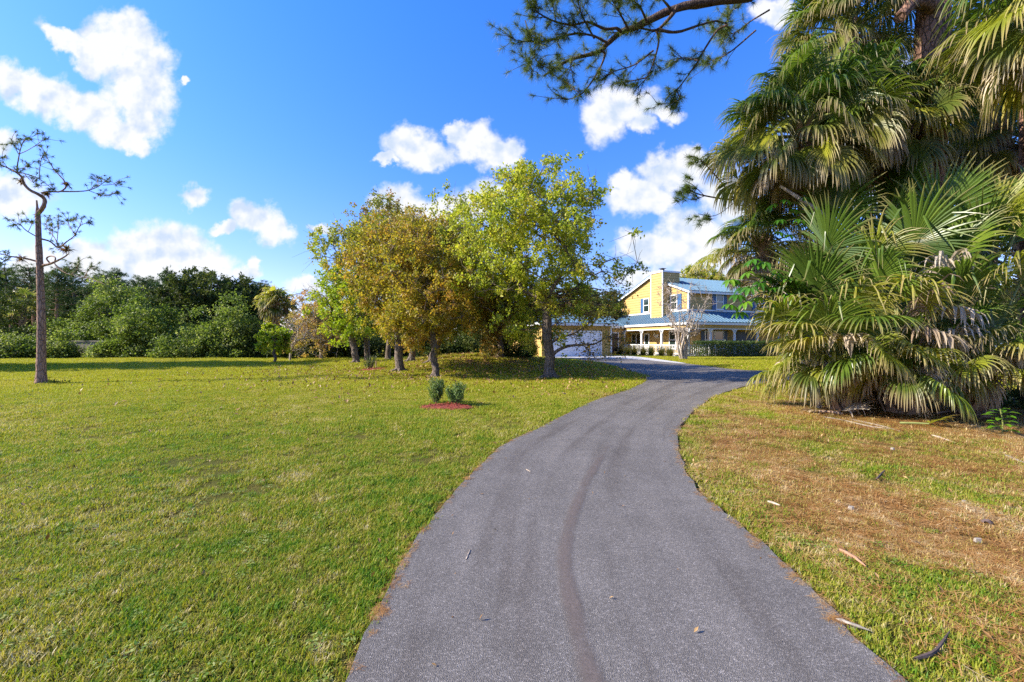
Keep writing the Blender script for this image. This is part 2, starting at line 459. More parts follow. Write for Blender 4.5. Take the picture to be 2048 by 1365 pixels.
def fan_palm(name, label, base, top, r, seed, nf=38, pet=(1.0, 1.4), R=(.95, 1.15), droop=.7, dead=6, group=None, boots=True, mid=None, low_el=-45, kinds=('frond_green', 'frond_old', 'frond_yellow'), nseg=54, cat='palm', hi_el=85):
    """sabal palm; top = crown point relative to base"""
    rng = np.random.default_rng(seed)
    t = thing(name, label, cat, base, 0, group)
    top = np.array(top, float)
    pts = [np.array([0, 0, -.1])] + ([np.array(mid, float)] if mid is not None else [top * .5]) + [top]
    palm_trunk(pts, r, rng, t, boots)
    for i in range(nf):
        s = i / max(1, nf - 1)
        el = math.radians(hi_el + (low_el - hi_el) * s ** .9 + rng.normal(0, 6)); az = i * 2.399 + rng.normal(0, .2)
        pl = rng.uniform(*pet) * (.75 + .25 * s)
        H = top + np.array([math.cos(az) * math.cos(el), math.sin(az) * math.cos(el), math.sin(el)]) * pl
        k = kinds[0] if s < .5 else (kinds[1] if rng.random() < .78 else kinds[2])
        frond(top + np.array([0, 0, -.25 * s]), H, rng.uniform(*R), rng, droop * rng.uniform(.75, 1.5) * (.7 + .9 * s), rng.uniform(3.8, 4.8), nseg, .3, k, t, curl=.05 + .06 * s)
    for i in range(dead):
        az = i * 2.399 + 1; el = math.radians(rng.uniform(-80, -50)); pl = rng.uniform(*pet) * .8
        H = top + np.array([math.cos(az) * math.cos(el), math.sin(az) * math.cos(el), math.sin(el)]) * pl
        frond(top - np.array([0, 0, .35]), H, rng.uniform(*R) * .85, rng, 1.8, 3.6, nseg - 10, .5, 'frond_dead', t, curl=.22, name='dead_frond', up=.1)
    return t

# ================================================================== SKY, SUN, CAMERA
w = bpy.data.worlds.new('World'); sc.world = w; w.use_nodes = True
w.node_tree.nodes.clear(); N = NT(w.node_tree)
SKY_STRENGTH = 0.15
EXPO = 1.25
wout = N.n('ShaderNodeOutputWorld'); bg = N.n('ShaderNodeBackground', ins={'Strength': SKY_STRENGTH})
N.t.links.new(bg.outputs[0], wout.inputs[0])
sky = N.n('ShaderNodeTexSky', sky_type='NISHITA', sun_disc=False, sun_elevation=SUN_EL, sun_rotation=math.radians(270), air_density=1.0, dust_density=.4, ozone_density=3.0)
hs = N.n('ShaderNodeHueSaturation', ins={'Hue': .5, 'Saturation': 1.22, 'Value': 1.12, 'Color': sky.outputs[0]})
tc = N.n('ShaderNodeTexCoord')
sx = N.n('ShaderNodeSeparateXYZ', ins={0: tc.outputs['Generated']})
yy = N.math('MAXIMUM', sx.outputs[1], .02)
u = N.math('MULTIPLY', N.math('DIVIDE', sx.outputs[0], yy), 8.5)
v = N.math('MULTIPLY', N.math('DIVIDE', sx.outputs[2], yy), 8.5)
q = N.n('ShaderNodeCombineXYZ', ins={0: u, 1: v}).outputs[0]
wz = N.noise(q, 1.6, 5, .6, out=1)
wv = N.n('ShaderNodeVectorMath', operation='SUBTRACT', ins={0: wz, 1: (.5, .5, .5)}).outputs[0]
wv = N.n('ShaderNodeVectorMath', operation='SCALE', ins={0: wv, 'Scale': .75}).outputs[0]
qw = N.n('ShaderNodeVectorMath', operation='ADD', ins={0: q, 1: wv}).outputs[0]
CLOUDS = [  # centre x, y, half width, half height (photo pixels), tilt in degrees
    (250, 70, 70, 62, 0), (205, 100, 60, 50, 0), (285, 120, 62, 60, 0), (275, 185, 72, 75, 0), (285, 245, 55, 55, 0), (125, 80, 60, 22, 32), (180, 120, 50, 30, 40),
    (35, 165, 65, 38, 12), (100, 195, 85, 45, 15), (175, 228, 85, 45, 20), (235, 262, 60, 34, 30), (272, 293, 26, 22, 35),
    (386, 387, 30, 28, 0), (510, 435, 52, 36, 8), (548, 458, 50, 32, 30), (450, 455, 32, 13, -5),
    (300, 500, 95, 52, 0), (350, 500, 75, 55, 0), (410, 530, 75, 42, 18), (170, 520, 70, 42, 0), (70, 530, 70, 36, 0), (260, 545, 140, 40, 0),
    (0, 290, 26, 34, 0), (10, 390, 95, 48, 10),
    (825, 298, 58, 42, 5), (870, 312, 42, 34, 0), (770, 320, 26, 12, 0), (955, 288, 58, 44, 5), (1003, 310, 48, 36, 0), (912, 268, 24, 18, 0),
    (795, 410, 58, 34, 0), (850, 440, 75, 40, 0), (960, 400, 60, 40, -10), (900, 420, 50, 30, 0),
    (1212, 228, 48, 58, 0), (1268, 212, 72, 40, 0), (1330, 232, 45, 20, 8), (1285, 255, 32, 24, 0),
    (1345, 350, 62, 50, 0), (1275, 390, 62, 40, -15), (1245, 360, 30, 25, 0), (1385, 325, 40, 36, 0), (1310, 405, 45, 26, 0),
    (1375, 470, 62, 58, 0), (1310, 500, 85, 34, 5), (1410, 520, 70, 70, 0), (1290, 555, 60, 30, -10), (1450, 400, 50, 60, 0), (1380, 560, 60, 40, 0),
    (512, 532, 13, 22, -30), (612, 578, 42, 22, 0), (495, 552, 22, 14, 0), (640, 456, 24, 10, 0), (362, 160, 10, 9, 0), (690, 600, 60, 20, 0),
    (1720, 250, 160, 160, 0), (1640, 560, 90, 80, 0), (1545, 25, 50, 26, 0)]
dm = None
for (cx, cy, rx, ry, rt) in CLOUDS:
    mp = N.n('ShaderNodeMapping', vector_type='TEXTURE', ins={'Vector': qw, 'Location': ((cx - CX) / 100, (CY - cy) / 100, 0), 'Rotation': (0, 0, -math.radians(rt)), 'Scale': (rx / 100, ry / 100, 1)})
    ln = N.n('ShaderNodeVectorMath', operation='LENGTH', ins={0: mp.outputs[0]}).outputs['Value']
    dm = ln if dm is None else N.math('SMOOTH_MIN', dm, ln, .25)
fb = N.noise(q, 2.4, 7, .56)
fb2 = N.noise(q, .8, 3, .5)
e = N.math('ADD', N.math('SUBTRACT', 1.0, dm), N.math('MULTIPLY', N.math('SUBTRACT', fb, .5), 1.15))
e = N.math('ADD', e, N.math('MULTIPLY', N.math('SUBTRACT', fb2, .5), .5))
cov = N.n('ShaderNodeMapRange', interpolation_type='SMOOTHSTEP', ins={'Value': e, 'From Min': -.20, 'From Max': .40}).outputs[0]
front = N.math('GREATER_THAN', sx.outputs[1], .05)
cov = N.math('MULTIPLY', N.math('MULTIPLY', cov, front), .97)
# self shading of the clouds: compare the noise a little toward the sun
q2 = N.n('ShaderNodeVectorMath', operation='ADD', ins={0: q, 1: (-.16, .2, 0)}).outputs[0]
fbs = N.noise(q2, 1.5, 4, .5)
fbl = N.noise(q, 1.5, 4, .5)
sh = N.math('ADD', .90, N.math('MULTIPLY', N.math('SUBTRACT', fbl, fbs), 1.3))
sh = N.math('MINIMUM', N.math('MAXIMUM', sh, .68), 1.0)
CW = 1.04 / SKY_STRENGTH / 2 ** EXPO
cc = N.ramp(sh, [(.66, (.62 * CW, .74 * CW, .92 * CW)), (.92, (.98 * CW, .99 * CW, 1.02 * CW))])
tintc = N.ramp(sx.outputs[2], [(0.0, (.62, .50, .62)), (.16, (.56, .50, .68)), (.36, (.46, .55, .84)), (.6, (.40, .60, .95))])
skyc = N.mix(1.0, hs.outputs[0], tintc, 'MULTIPLY')
N.t.links.new(N.mix(cov, skyc, cc), bg.inputs['Color'])

sd = bpy.data.lights.new('sun', 'SUN'); so = bpy.data.objects.new('sun', sd); COL.objects.link(so)
sd.energy = 4.3; sd.angle = math.radians(.5); sd.color = (1, .92, .78)
sdir = Vector((-math.cos(SUN_EL), -0.12, math.sin(SUN_EL)))
so.rotation_euler = sdir.to_track_quat('Z', 'Y').to_euler(); so.location = (-30, 0, 40)

cam = bpy.data.cameras.new('camera'); co = bpy.data.objects.new('camera', cam); COL.objects.link(co)
co.location = (0, 0, EYE); co.rotation_euler = (PI / 2, 0, 0)
cam.sensor_width = 36; cam.lens = F / 2048 * 36; cam.clip_end = 3000; cam.clip_start = .05
sc.camera = co
sc.view_settings.view_transform = 'Standard'; sc.view_settings.look = 'None'
sc.view_settings.exposure = EXPO; sc.view_settings.gamma = 1
sc.render.engine = 'CYCLES'
cy_ = sc.cycles
cy_.max_bounces = 6; cy_.diffuse_bounces = 3; cy_.glossy_bounces = 2; cy_.transmission_bounces = 3; cy_.use_denoising = False
cy_.caustics_reflective = False; cy_.caustics_refractive = False; cy_.sample_clamp_indirect = 4

# ================================================================== GROUND
def bl(px, py): p = on_ground(px, py); return (p.x, p.y)
L_EDGE = [(-.85, -8), (-.85, -2)] + [bl(*p) for p in [(693, 1365), (760, 1225), (830, 1090), (900, 1000), (960, 935), (1015, 890), (1080, 858), (1130, 832), (1200, 800), (1260, 780), (1293, 764)]]
SPUR_L = [bl(*p) for p in [(1291, 752), (1245, 739), (1195, 726), (1110, 717.5)]]
SPUR_T = [bl(*p) for p in [(1098, 713.6), (1203, 713.2), (1250, 713), (1300, 717.5), (1390, 730.5), (1530, 743)]] + [(20, 24.3), (28, 26.3), (60, 33)]
R_BACK = [(60, 29), (28, 22.9), (20, 20.3), (14, 18)] + [bl(*p) for p in [(1530, 768), (1450, 787), (1400, 815), (1365, 850), (1355, 885), (1365, 930), (1400, 990), (1480, 1060), (1560, 1130), (1690, 1250), (1795, 1365)]] + [(1.86, -2), (1.86, -8)]
def crom2(P, n=6): return [tuple(p[:2]) for p in smooth_path([(x, y, 0) for x, y in P], n)]
_rng = np.random.default_rng(5)
OUT = crom2(L_EDGE) + crom2(SPUR_L) + crom2(SPUR_T) + crom2(R_BACK)
DRIVE = np.array(OUT)

def inside(poly, X, Y):
    X = np.asarray(X); Y = np.asarray(Y); r = np.zeros(X.shape, bool)
    x0, y0 = poly[:, 0], poly[:, 1]; x1, y1 = np.roll(x0, -1), np.roll(y0, -1)
    for a, b, c, d in zip(x0, y0, x1, y1):
        if b == d: continue
        cnd = ((b > Y) != (d > Y)) & (X < (c - a) * (Y - b) / (d - b) + a)
        r ^= cnd
    return r
def edge_dist(poly, X, Y):
    X = np.asarray(X); Y = np.asarray(Y); best = np.full(X.shape, 1e9)
    P = poly; Q = np.roll(poly, -1, 0)
    for a, b in zip(P, Q):
        d = b - a; L2 = d.dot(d) + 1e-9
        t = np.clip(((X - a[0]) * d[0] + (Y - a[1]) * d[1]) / L2, 0, 1)
        best = np.minimum(best, np.hypot(X - a[0] - t * d[0], Y - a[1] - t * d[1]))
    return best

_vg = np.random.default_rng(99).random((64, 64))
def vnoise(x, y, f):
    x = np.asarray(x, float) * f + 100; y = np.asarray(y, float) * f + 100
    i, j = np.floor(x).astype(int), np.floor(y).astype(int); a, b = x - i, y - j; a = a * a * (3 - 2 * a); b = b * b * (3 - 2 * b)
    q = lambda u, v: _vg[u % 64, v % 64]
    return (q(i, j) * (1 - a) + q(i + 1, j) * a) * (1 - b) + (q(i, j + 1) * (1 - a) + q(i + 1, j + 1) * a) * b
def fnoise(x, y, f): return .55 * vnoise(x, y, f) + .3 * vnoise(x + 7.3, y + 1.9, f * 2.3) + .15 * vnoise(x + 3.1, y + 9.7, f * 5.1)
CLU = np.array([8.6, 9.2])      # middle of the palmetto clump
def straw(x, y):
    """how much pine straw covers the ground (0..1)"""
    x = np.asarray(x, float); y = np.asarray(y, float)
    d = np.hypot((x - CLU[0] - .6) / 1.25, (y - CLU[1] + .4) / .95)
    s = sstep(3.6, 1.2, d)
    s = np.maximum(s, (1.9 * fnoise(x, y, 1.1) - .56).clip(.08, .85) * sstep(1.7, 3.2, x) * sstep(15, 9, y) * sstep(-3, 0, y))
    return np.clip(s, 0, 1)
def litter(x, y):
    x = np.asarray(x, float); y = np.asarray(y, float)
    return np.clip(.9 * np.exp(-((x + 1.5) / 7) ** 2 - ((y - 24) / 5) ** 2), 0, 1)

def patch_sheet(name, outline, lift, mat, spacing=.6, thick=.05):
    pts = [tuple(p) for p in outline]; n = len(pts)
    P = np.array(pts); lo, hi = P.min(0), P.max(0)
    gx, gy = np.meshgrid(np.arange(lo[0], hi[0], spacing), np.arange(lo[1], hi[1], spacing))
    gx, gy = gx.ravel(), gy.ravel()
    k = inside(P, gx, gy); gx, gy = gx[k], gy[k]
    k = edge_dist(P, gx, gy) > spacing * .4; gx, gy = gx[k], gy[k]
    allp = pts + list(zip(gx, gy))
    r = delaunay_2d_cdt([Vector(p) for p in allp], [(i, (i + 1) % n) for i in range(n)], [], 1, 1e-5)
    V = np.array([(p.x, p.y, gz(p.x, p.y) + lift) for p in r[0]])
    mb = MB(); mb.add(V, np.array([f for f in r[2] if len(f) == 3]))
    E = np.array([(x, y, gz(x, y) + lift) for x, y in pts]); E2 = E - np.array([0, 0, thick])
    i = np.arange(n); j = (i + 1) % n
    mb.add(np.concatenate([E, E2]), np.stack([i, i + n, j + n, j], 1))
    return tag(mb.build(name, mat), kind='structure')

# terrain sheet: fine near, coarse toward the horizon
ax = np.concatenate([[-900, -500, -250, -150, -110], np.arange(-80, -16, 2.0), np.arange(-16, 22, .4), np.arange(22, 82, 2.0), [110, 150, 250, 500, 900]])
ay = np.concatenate([[-400, -150, -60, -25], np.arange(-12, 42, .4), np.arange(42, 82, 2.0), [100, 140, 220, 500, 1200]])
GX, GY = np.meshgrid(ax, ay); GZ = g(GX, GY)
mb = MB(); nx, ny = len(ax), len(ay)
ii = (np.arange(ny - 1)[:, None] * nx + np.arange(nx - 1)[None, :]).ravel()
mb.add(np.stack([GX, GY, GZ], -1).reshape(-1, 3), np.stack([ii, ii + 1, ii + nx + 1, ii + nx], 1), np.stack([straw(GX, GY).ravel(), litter(GX, GY).ravel()], 1))
m, N, out = new_mat('ground_soil')
geo = N.n('ShaderNodeNewGeometry'); pos = geo.outputs['Position']
st = N.n('ShaderNodeAttribute', attribute_name='tint').outputs['Fac']; li = N.n('ShaderNodeAttribute', attribute_name='along').outputs['Fac']
n1 = N.noise(pos, .22, 4, .6); n2 = N.noise(pos, 1.7, 5, .65); n3 = N.noise(pos, 28, 4, .7); n4 = N.noise(pos, 90, 3, .7)
mixn = N.math('ADD', N.math('MULTIPLY', n1, .4), N.math('ADD', N.math('MULTIPLY', n2, .35), N.math('MULTIPLY', n3, .25)))
grass = N.ramp(mixn, [(.34, (.07, .09, .014)), (.45, (.12, .12, .02)), (.55, (.16, .13, .025)), (.66, (.20, .16, .06))])
grass = N.mix(N.math('MULTIPLY', n4, .5), grass, (.05, .06, .012))
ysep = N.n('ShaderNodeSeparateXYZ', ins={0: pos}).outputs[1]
far_lawn_lit = N.ramp(mixn, [(.34, (.18, .22, .015)), (.45, (.30, .29, .02)), (.55, (.40, .34, .03)), (.66, (.42, .36, .05))])
grass = N.mix(N.math('MULTIPLY', N.math('SUBTRACT', ysep, 7.0), 1 / 9.0, clamp=True), grass, far_lawn_lit)  # far ground in grass colour, brightened to imitate a strongly sunlit lawn
lit = N.ramp(n3, [(.35, (.10, .06, .02)), (.5, (.24, .14, .045)), (.65, (.36, .22, .09))])
strw = N.ramp(N.math('ADD', N.math('MULTIPLY', n3, .6), N.math('MULTIPLY', n4, .4)), [(.36, (.09, .045, .018)), (.5, (.33, .165, .05)), (.64, (.48, .31, .13))])
f1 = N.math('MULTIPLY', N.math('SUBTRACT', N.math('ADD', li, N.math('MULTIPLY', N.math('SUBTRACT', n2, .5), 1.2)), .35), 2.2, clamp=True)
f2 = N.math('MULTIPLY', N.math('SUBTRACT', N.math('ADD', st, N.math('MULTIPLY', N.math('SUBTRACT', n2, .5), 1.4)), .30), 2.6, clamp=True)
c = N.mix(f1, grass, lit); c = N.mix(f2, c, strw)
p = N.n('ShaderNodeBsdfPrincipled', ins={'Base Color': c, 'Roughness': .95, 'Specular IOR Level': .1})
hgt = N.math('ADD', N.math('MULTIPLY', n3, .6), N.math('MULTIPLY', n4, .4))
b = N.n('ShaderNodeBump', ins={'Strength': 1.0, 'Distance': .06, 'Height': hgt})
N.t.links.new(b.outputs[0], p.inputs['Normal']); N.t.links.new(p.outputs[0], out.inputs[0])
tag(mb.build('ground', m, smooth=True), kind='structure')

# asphalt
m, N, out = new_mat('asphalt')
geo = N.n('ShaderNodeNewGeometry'); pos = geo.outputs['Position']
n1 = N.noise(pos, .5, 5, .6); n2 = N.noise(pos, 3.2, 5, .6); vo = N.n('ShaderNodeTexVoronoi', ins={'Vector': pos, 'Scale': 150.0})
speck = N.ramp(N.n('ShaderNodeSeparateColor', ins={0: vo.outputs['Color']}).outputs[0], [(.0, .115), (.55, .15), (.8, .19), (.93, .24), (1, .31)])
n3 = N.noise(pos, 220, 3, .7)
big = N.ramp(N.math('ADD', N.math('MULTIPLY', n1, .6), N.math('MULTIPLY', n2, .4)), [(.35, (.80, .78, .78)), (.65, (1.12, 1.10, 1.12))])
c = N.mix(1.0, speck, big, 'MULTIPLY'); c = N.mix(1.0, c, N.ramp(n3, [(.3, .75), (.7, 1.25)]), 'MULTIPLY')
c = N.mix(1.0, c, (1.06, .965, .845), 'MULTIPLY')
lane = N.n('ShaderNodeCombineXYZ', ins={0: N.math('MULTIPLY', N.n('ShaderNodeAttribute', attribute_name='along').outputs['Fac'], 7.0), 1: N.math('MULTIPLY', N.n('ShaderNodeSeparateXYZ', ins={0: pos}).outputs[1], .22)}).outputs[0]
c = N.mix(1.0, c, N.ramp(N.noise(lane, 1.0, 4, .6), [(.32, (.74, .71, .69)), (.5, (1.0, 1.0, 1.0)), (.68, (1.15, 1.14, 1.13))]), 'MULTIPLY')
# brown wheel-swept trail of pine dust: follows attribute 'tint'
tr = N.n('ShaderNodeAttribute', attribute_name='tint').outputs['Fac']
trn = N.math('MULTIPLY', tr, N.ramp(n2, [(.35, .3), (.6, 1.0)]))
c = N.mix(N.math('MULTIPLY', trn, .6), c, (.17, .11, .085))
p = N.n('ShaderNodeBsdfPrincipled', ins={'Base Color': c, 'Roughness': .85, 'Specular IOR Level': .25})
b = N.n('ShaderNodeBump', ins={'Strength': .6, 'Distance': .012, 'Height': N.math('ADD', vo.outputs['Distance'], n3)})
N.t.links.new(b.outputs[0], p.inputs['Normal']); N.t.links.new(p.outputs[0], out.inputs[0])
M['asphalt'] = m
# slightly ragged edge
dv = DRIVE.copy(); seg = np.roll(dv, -1, 0) - np.roll(dv, 1, 0); nrm = unit(np.stack([-seg[:, 1], seg[:, 0]], 1))
dv += nrm * (_rng.standard_normal(len(dv)) * .012)[:, None]
drive = patch_sheet('driveway', dv, .03, M['asphalt'], .22, .06)
TRAIL = np.array([bl(*p) for p in [(1215, 1480), (1180, 1365), (1150, 1260), (1130, 1150), (1135, 1080), (1160, 1000), (1195, 930), (1235, 870), (1275, 830), (1330, 800)]])
TRAIL = np.array(crom2(TRAIL, 5))
me = drive.data; nv = len(me.vertices); cov_ = np.empty(nv * 3, np.float32); me.vertices.foreach_get('co', cov_); cov_ = cov_.reshape(-1, 3)
# finer mesh near the camera for the trail
d = np.full(nv, 9.0)
for a, b_ in zip(TRAIL[:-1], TRAIL[1:]):
    dd = b_ - a; t_ = np.clip(((cov_[:, :2] - a) @ dd) / (dd @ dd), 0, 1)
    d = np.minimum(d, np.linalg.norm(cov_[:, :2] - a - t_[:, None] * dd, axis=1))
me.attributes['tint'].data.foreach_set('value', np.zeros(nv, np.float32))
def pdist(poly, P):
    best = np.full(len(P), 1e9)
    for a, b2 in zip(poly[:-1], poly[1:]):
        dd = b2 - a; t_ = np.clip(((P - a) @ dd) / (dd @ dd + 1e-9), 0, 1); best = np.minimum(best, np.linalg.norm(P - a - t_[:, None] * dd, axis=1))
    return best
dl_ = pdist(np.array(crom2(L_EDGE)), cov_[:, :2]); dr_ = pdist(np.array(crom2(R_BACK)), cov_[:, :2])
me.attributes['along'].data.foreach_set('value', (dl_ / (dl_ + dr_ + 1e-6)).astype(np.float32))
# trail as a dust film of its own, a thin sheet on the asphalt
m, N, out = new_mat('pine_dust')
geo = N.n('ShaderNodeNewGeometry'); pos = geo.outputs['Position']
al = N.n('ShaderNodeAttribute', attribute_name='along').outputs['Fac']
nz = N.noise(pos, 60, 5, .75); nz2 = N.noise(pos, 2.2, 4, .6)
f = N.math('MULTIPLY', N.math('SUBTRACT', N.math('MULTIPLY', al, N.math('ADD', -.05, N.math('MULTIPLY', nz2, 2.0))), N.math('MULTIPLY', nz, .62)), 1.5, clamp=True)
p = N.n('ShaderNodeBsdfPrincipled', ins={'Base Color': N.ramp(nz, [(.35, (.10, .078, .066)), (.65, (.21, .16, .135))]), 'Roughness': .9})
tp = N.n('ShaderNodeBsdfTransparent'); mx = N.n('ShaderNodeMixShader', ins={0: N.math('MULTIPLY', f, .62), 1: tp.outputs[0], 2: p.outputs[0]})
N.t.links.new(mx.outputs[0], out.inputs[0])
mb = MB(); TR = TRAIL[:-6]; sg = np.gradient(TR, axis=0); nr = unit(np.stack([-sg[:, 1], sg[:, 0]], 1))
ws = np.linspace(-1, 1, 7); hw = .10
V = np.array([[(*(p_ + n_ * w_ * hw), 0) for w_ in ws] for p_, n_ in zip(TR, nr)])
V[..., 2] = g(V[..., 0], V[..., 1]) + .036
k = len(TR); ii = (np.arange(k - 1)[:, None] * 7 + np.arange(6)[None, :]).ravel()
endf = np.clip(np.arange(k)[::-1] / 12, 0, 1)
mb.add(V.reshape(-1, 3), np.stack([ii, ii + 1, ii + 8, ii + 7], 1), np.stack([np.zeros(k * 7), (endf[:, None] * (np.cos(ws * PI / 2) ** 1.6)[None, :]).ravel()], 1))
tag(mb.build('dust_trail', m), kind='stuff')

conc = simple('concrete', (.50, .48, .45), .85, var=.15, vscale=1.5, bump=.2)
APRON = [bl(*p) for p in [(1098, 713.65), (1203, 713.25), (1250, 713.05), (1300, 717.6), (1372, 728), (1330, 725), (1280, 720.5), (1215, 717.8), (1150, 717), (1108, 717.2)]]
patch_sheet('concrete_apron', crom2(APRON, 3), .038, conc, .8, .006)

# ================================================================== HOUSE
H0 = Vector((16.45, 39.6, .22)); HA = math.atan2(.37, .93)
house = thing('house', 'two storey yellow lap sided house with blue metal roof, chimney and wraparound porch', 'house', H0, HA)
def sidemat(name, lo, hi):
    return simple(name, lo, .7, var=.10, vscale=2.0)
M['siding'] = simple('siding', (.52, .335, .10), .65, var=.08, vscale=2.2)
M['white'] = simple('white_paint', (.80, .79, .76), .5, var=.03, vscale=3)
M['garage_white'] = simple('garage_white', (.82, .83, .86), .45)
M['roof'] = simple('blue_metal', (.13, .23, .31), .42, metal=.25, var=.06, vscale=1.2)
M['shutter'] = simple('shutter_blue', (.035, .12, .27), .5)
M['navy'] = simple('navy_paint', (.02, .05, .11), .4)
M['brown'] = simple('brown_paint', (.075, .025, .018), .5)
M['glass'] = simple('window_glass', (.02, .035, .03), .06, spec=.8)
M['darkmetal'] = simple('dark_metal', (.05, .05, .055), .5, metal=.6)
M['beige_wall'] = simple('beige_wall', (.42, .36, .27), .9, var=.2, vscale=2, bump=.3)

def lap(mb, wall, pos, xr, z0, z1, e=.26):
    """clapboards on a wall plane; wall 'f' faces -t at t=pos, 'l' faces -s at s=pos, 'r' faces +s; xr(z) gives the run"""
    z = z0
    while z < z1 - .01:
        zt = min(z + e, z1); a0, b0 = xr(z); a1, b1 = xr(zt)
        if b0 - a0 > .05:
            if b1 <= a1: a1 = b1 = (a1 + b1) / 2
            L = [(a0, .045, z), (b0, .045, z), (b1, .012, zt), (a1, .012, zt), (a0, 0, z), (b0, 0, z)]
            V = [(u_, pos - o, zz) if wall == 'f' else (pos - o, u_, zz) if wall == 'l' else (pos + o, u_, zz) for u_, o, zz in L]
            mb.add(V, [(0, 1, 2, 3), (4, 5, 1, 0)])
        z += e
def wbox(mb, wall, pos, u0, u1, o0, o1, z0, z1, mi=0):
    if wall == 'f': mb.box(u0, u1, pos - o1, pos - o0, z0, z1, mi)
    elif wall == 'l': mb.box(pos - o1, pos - o0, u0, u1, z0, z1, mi)
    else: mb.box(pos + o0, pos + o1, u0, u1, z0, z1, mi)

HL, HW, EZ, RZ = 13.0, 10.15, 6.13, 8.03
RT = HW / 2
sl = (RZ - EZ) / RT
w1 = MB(); w1.box(.02, HL - .02, .02, HW - .02, -.3, EZ)
w1.prism([(.02, .02, EZ), (.02, HW - .02, EZ), (.02, RT, RZ - .02)], (HL - .04, 0, 0))
lap(w1, 'f', 0, lambda z: (0, HL), .1, EZ)
lap(w1, 'l', 0, lambda z: (0, HW), .1, EZ - .001)
lap(w1, 'l', 0, lambda z: ((z - EZ) / sl, HW - (z - EZ) / sl), EZ, RZ)
w1.build('wall', M['siding'], house)
# corner boards, skirt trim
tb = MB()
wbox(tb, 'f', 0, -.06, .12, -.06, .06, 4.25, EZ - .12); wbox(tb, 'l', 0, HW - .1, HW + .05, -.05, .06, 4.2, EZ - .1)
wbox(tb, 'f', 0, .13, HL, .046, .065, 4.22, 4.36); wbox(tb, 'l', 0, .13, 2.30, .046, .065, 4.22, 4.34); wbox(tb, 'l', 0, 4.25, HW - .12, .046, .065, 4.22, 4.34)
tb.build('corner_trim', M['white'], house)

def slope_roof(mb, a, b, c_, d, thick, rib=.42):
    """metal roof sheet: a-b eave edge, d-c ridge edge (a under d); standing seams run up the slope"""
    a, b, c_, d = [np.array(p, float) for p in (a, b, c_, d)]
    nn = unit(np.cross(b - a, d - a)); nn = nn if nn[2] > 0 else -nn
    P = np.array([a, b, c_, d]); 
    mb.add(np.concatenate([P, P - nn * thick]), [(0, 1, 2, 3), (7, 6, 5, 4), (0, 4, 5, 1), (1, 5, 6, 2), (2, 6, 7, 3), (3, 7, 4, 0)])
    ed = unit(b - a); Lr = np.linalg.norm(b - a)
    up_ = (d - a) - ed * (d - a).dot(ed); Hh = np.linalg.norm(up_); up_ = up_ / Hh
    u0 = (d - a).dot(ed); u1 = (c_ - a).dot(ed)
    x = rib / 2
    while x < Lr:
        # where the seam meets the side edges
        h = Hh
        if x < u0: h = Hh * x / u0
        if x > u1 and u1 < Lr: h = Hh * (Lr - x) / (Lr - u1)
        if h > .1:
            p0 = a + ed * x; p1 = p0 + up_ * h
            wv_ = ed * .02
            Q = [p0 - wv_, p0 + wv_, p1 + wv_, p1 - wv_]; T_ = [q_ + nn * .05 for q_ in Q]
            mb.add(np.array(Q + T_), [(4, 5, 6, 7), (0, 4, 7, 3), (1, 2, 6, 5), (0, 1, 5, 4), (2, 3, 7, 6)])
        x += rib
rf = MB(); oh, eo = .35, .45
slope_roof(rf, (-oh, -eo, EZ - eo * sl + .12), (HL + oh, -eo, EZ - eo * sl + .12), (HL + oh, RT, RZ + .12), (-oh, RT, RZ + .12), .07)
slope_roof(rf, (HL + oh, HW + eo, EZ - eo * sl + .12), (-oh, HW + eo, EZ - eo * sl + .12), (-oh, RT, RZ + .121), (HL + oh, RT, RZ + .121), .07)
roof = rf.build('roof', M['roof'], house)
fb_ = MB()
fb_.box(-oh, HL + oh, -eo + .01, -eo + .05, EZ - eo * sl - .14, EZ - eo * sl + .05)
for sgn in (0, 1):
    y0 = -eo + .06 if sgn == 0 else HW + eo; z0 = EZ - eo * sl
    P = [(-oh + .01, y0, z0 - .13), (-oh + .01, y0, z0 + .04), (-oh + .01, RT, RZ + .04), (-oh + .01, RT, RZ - .13)]
    fb_.prism(P, (.04, 0, 0))
# soffit under the rake
fb_.build('fascia', M['white'], roof)

# porch roof
PZ, PE = 4.18, 3.10
pr = MB()
slope_roof(pr, (-2.05, -2.05, PE), (HL, -2.05, PE), (HL, -.02, PZ), (-.02, -.02, PZ), .06)
slope_roof(pr, (-2.05, HW, PE), (-2.05, -2.05, PE), (-.02, -.02, PZ), (-.02, HW, PZ), .06)
pr.tube([(-2.05, -2.05, PE + .03), (-.03, -.03, PZ + .03)], .05, 6)
proof = pr.build('porch_roof', M['roof'], house)
fs = MB(); fs.box(-2.02, HL, -2.02, -1.97, PE - .26, PE - .06); fs.box(-2.02, -1.97, -1.965, HW, PE - .26, PE - .06)
fs.box(-1.96, HL - .1, -1.96, -.06, PE - .24, PE - .20); fs.box(-1.96, -.06, -.055, HW - .1, PE - .24, PE - .20)
fs.build('fascia', M['white'], proof)
bm_ = MB(); bm_.box(-1.82, HL, -1.82, -1.66, 2.52, PE - .25); bm_.box(-1.82, -1.66, -1.655, HW - 2.4, 2.52, PE - .25)
beam = bm_.build('porch_beam', M['siding'], house)
bt = MB(); bt.box(-1.84, HL, -1.84, -1.64, 2.45, 2.515); bt.box(-1.84, -1.64, -1.635, HW - 2.4, 2.45, 2.515); bt.build('beam_trim', M['white'], beam)
dk = MB(); dk.box(-2.0, HL, -2.0, 0, -.3, .10); dk.box(-2.0, 0, .002, HW - 2, -.3, .10); dk.build('porch_floor', conc, house)

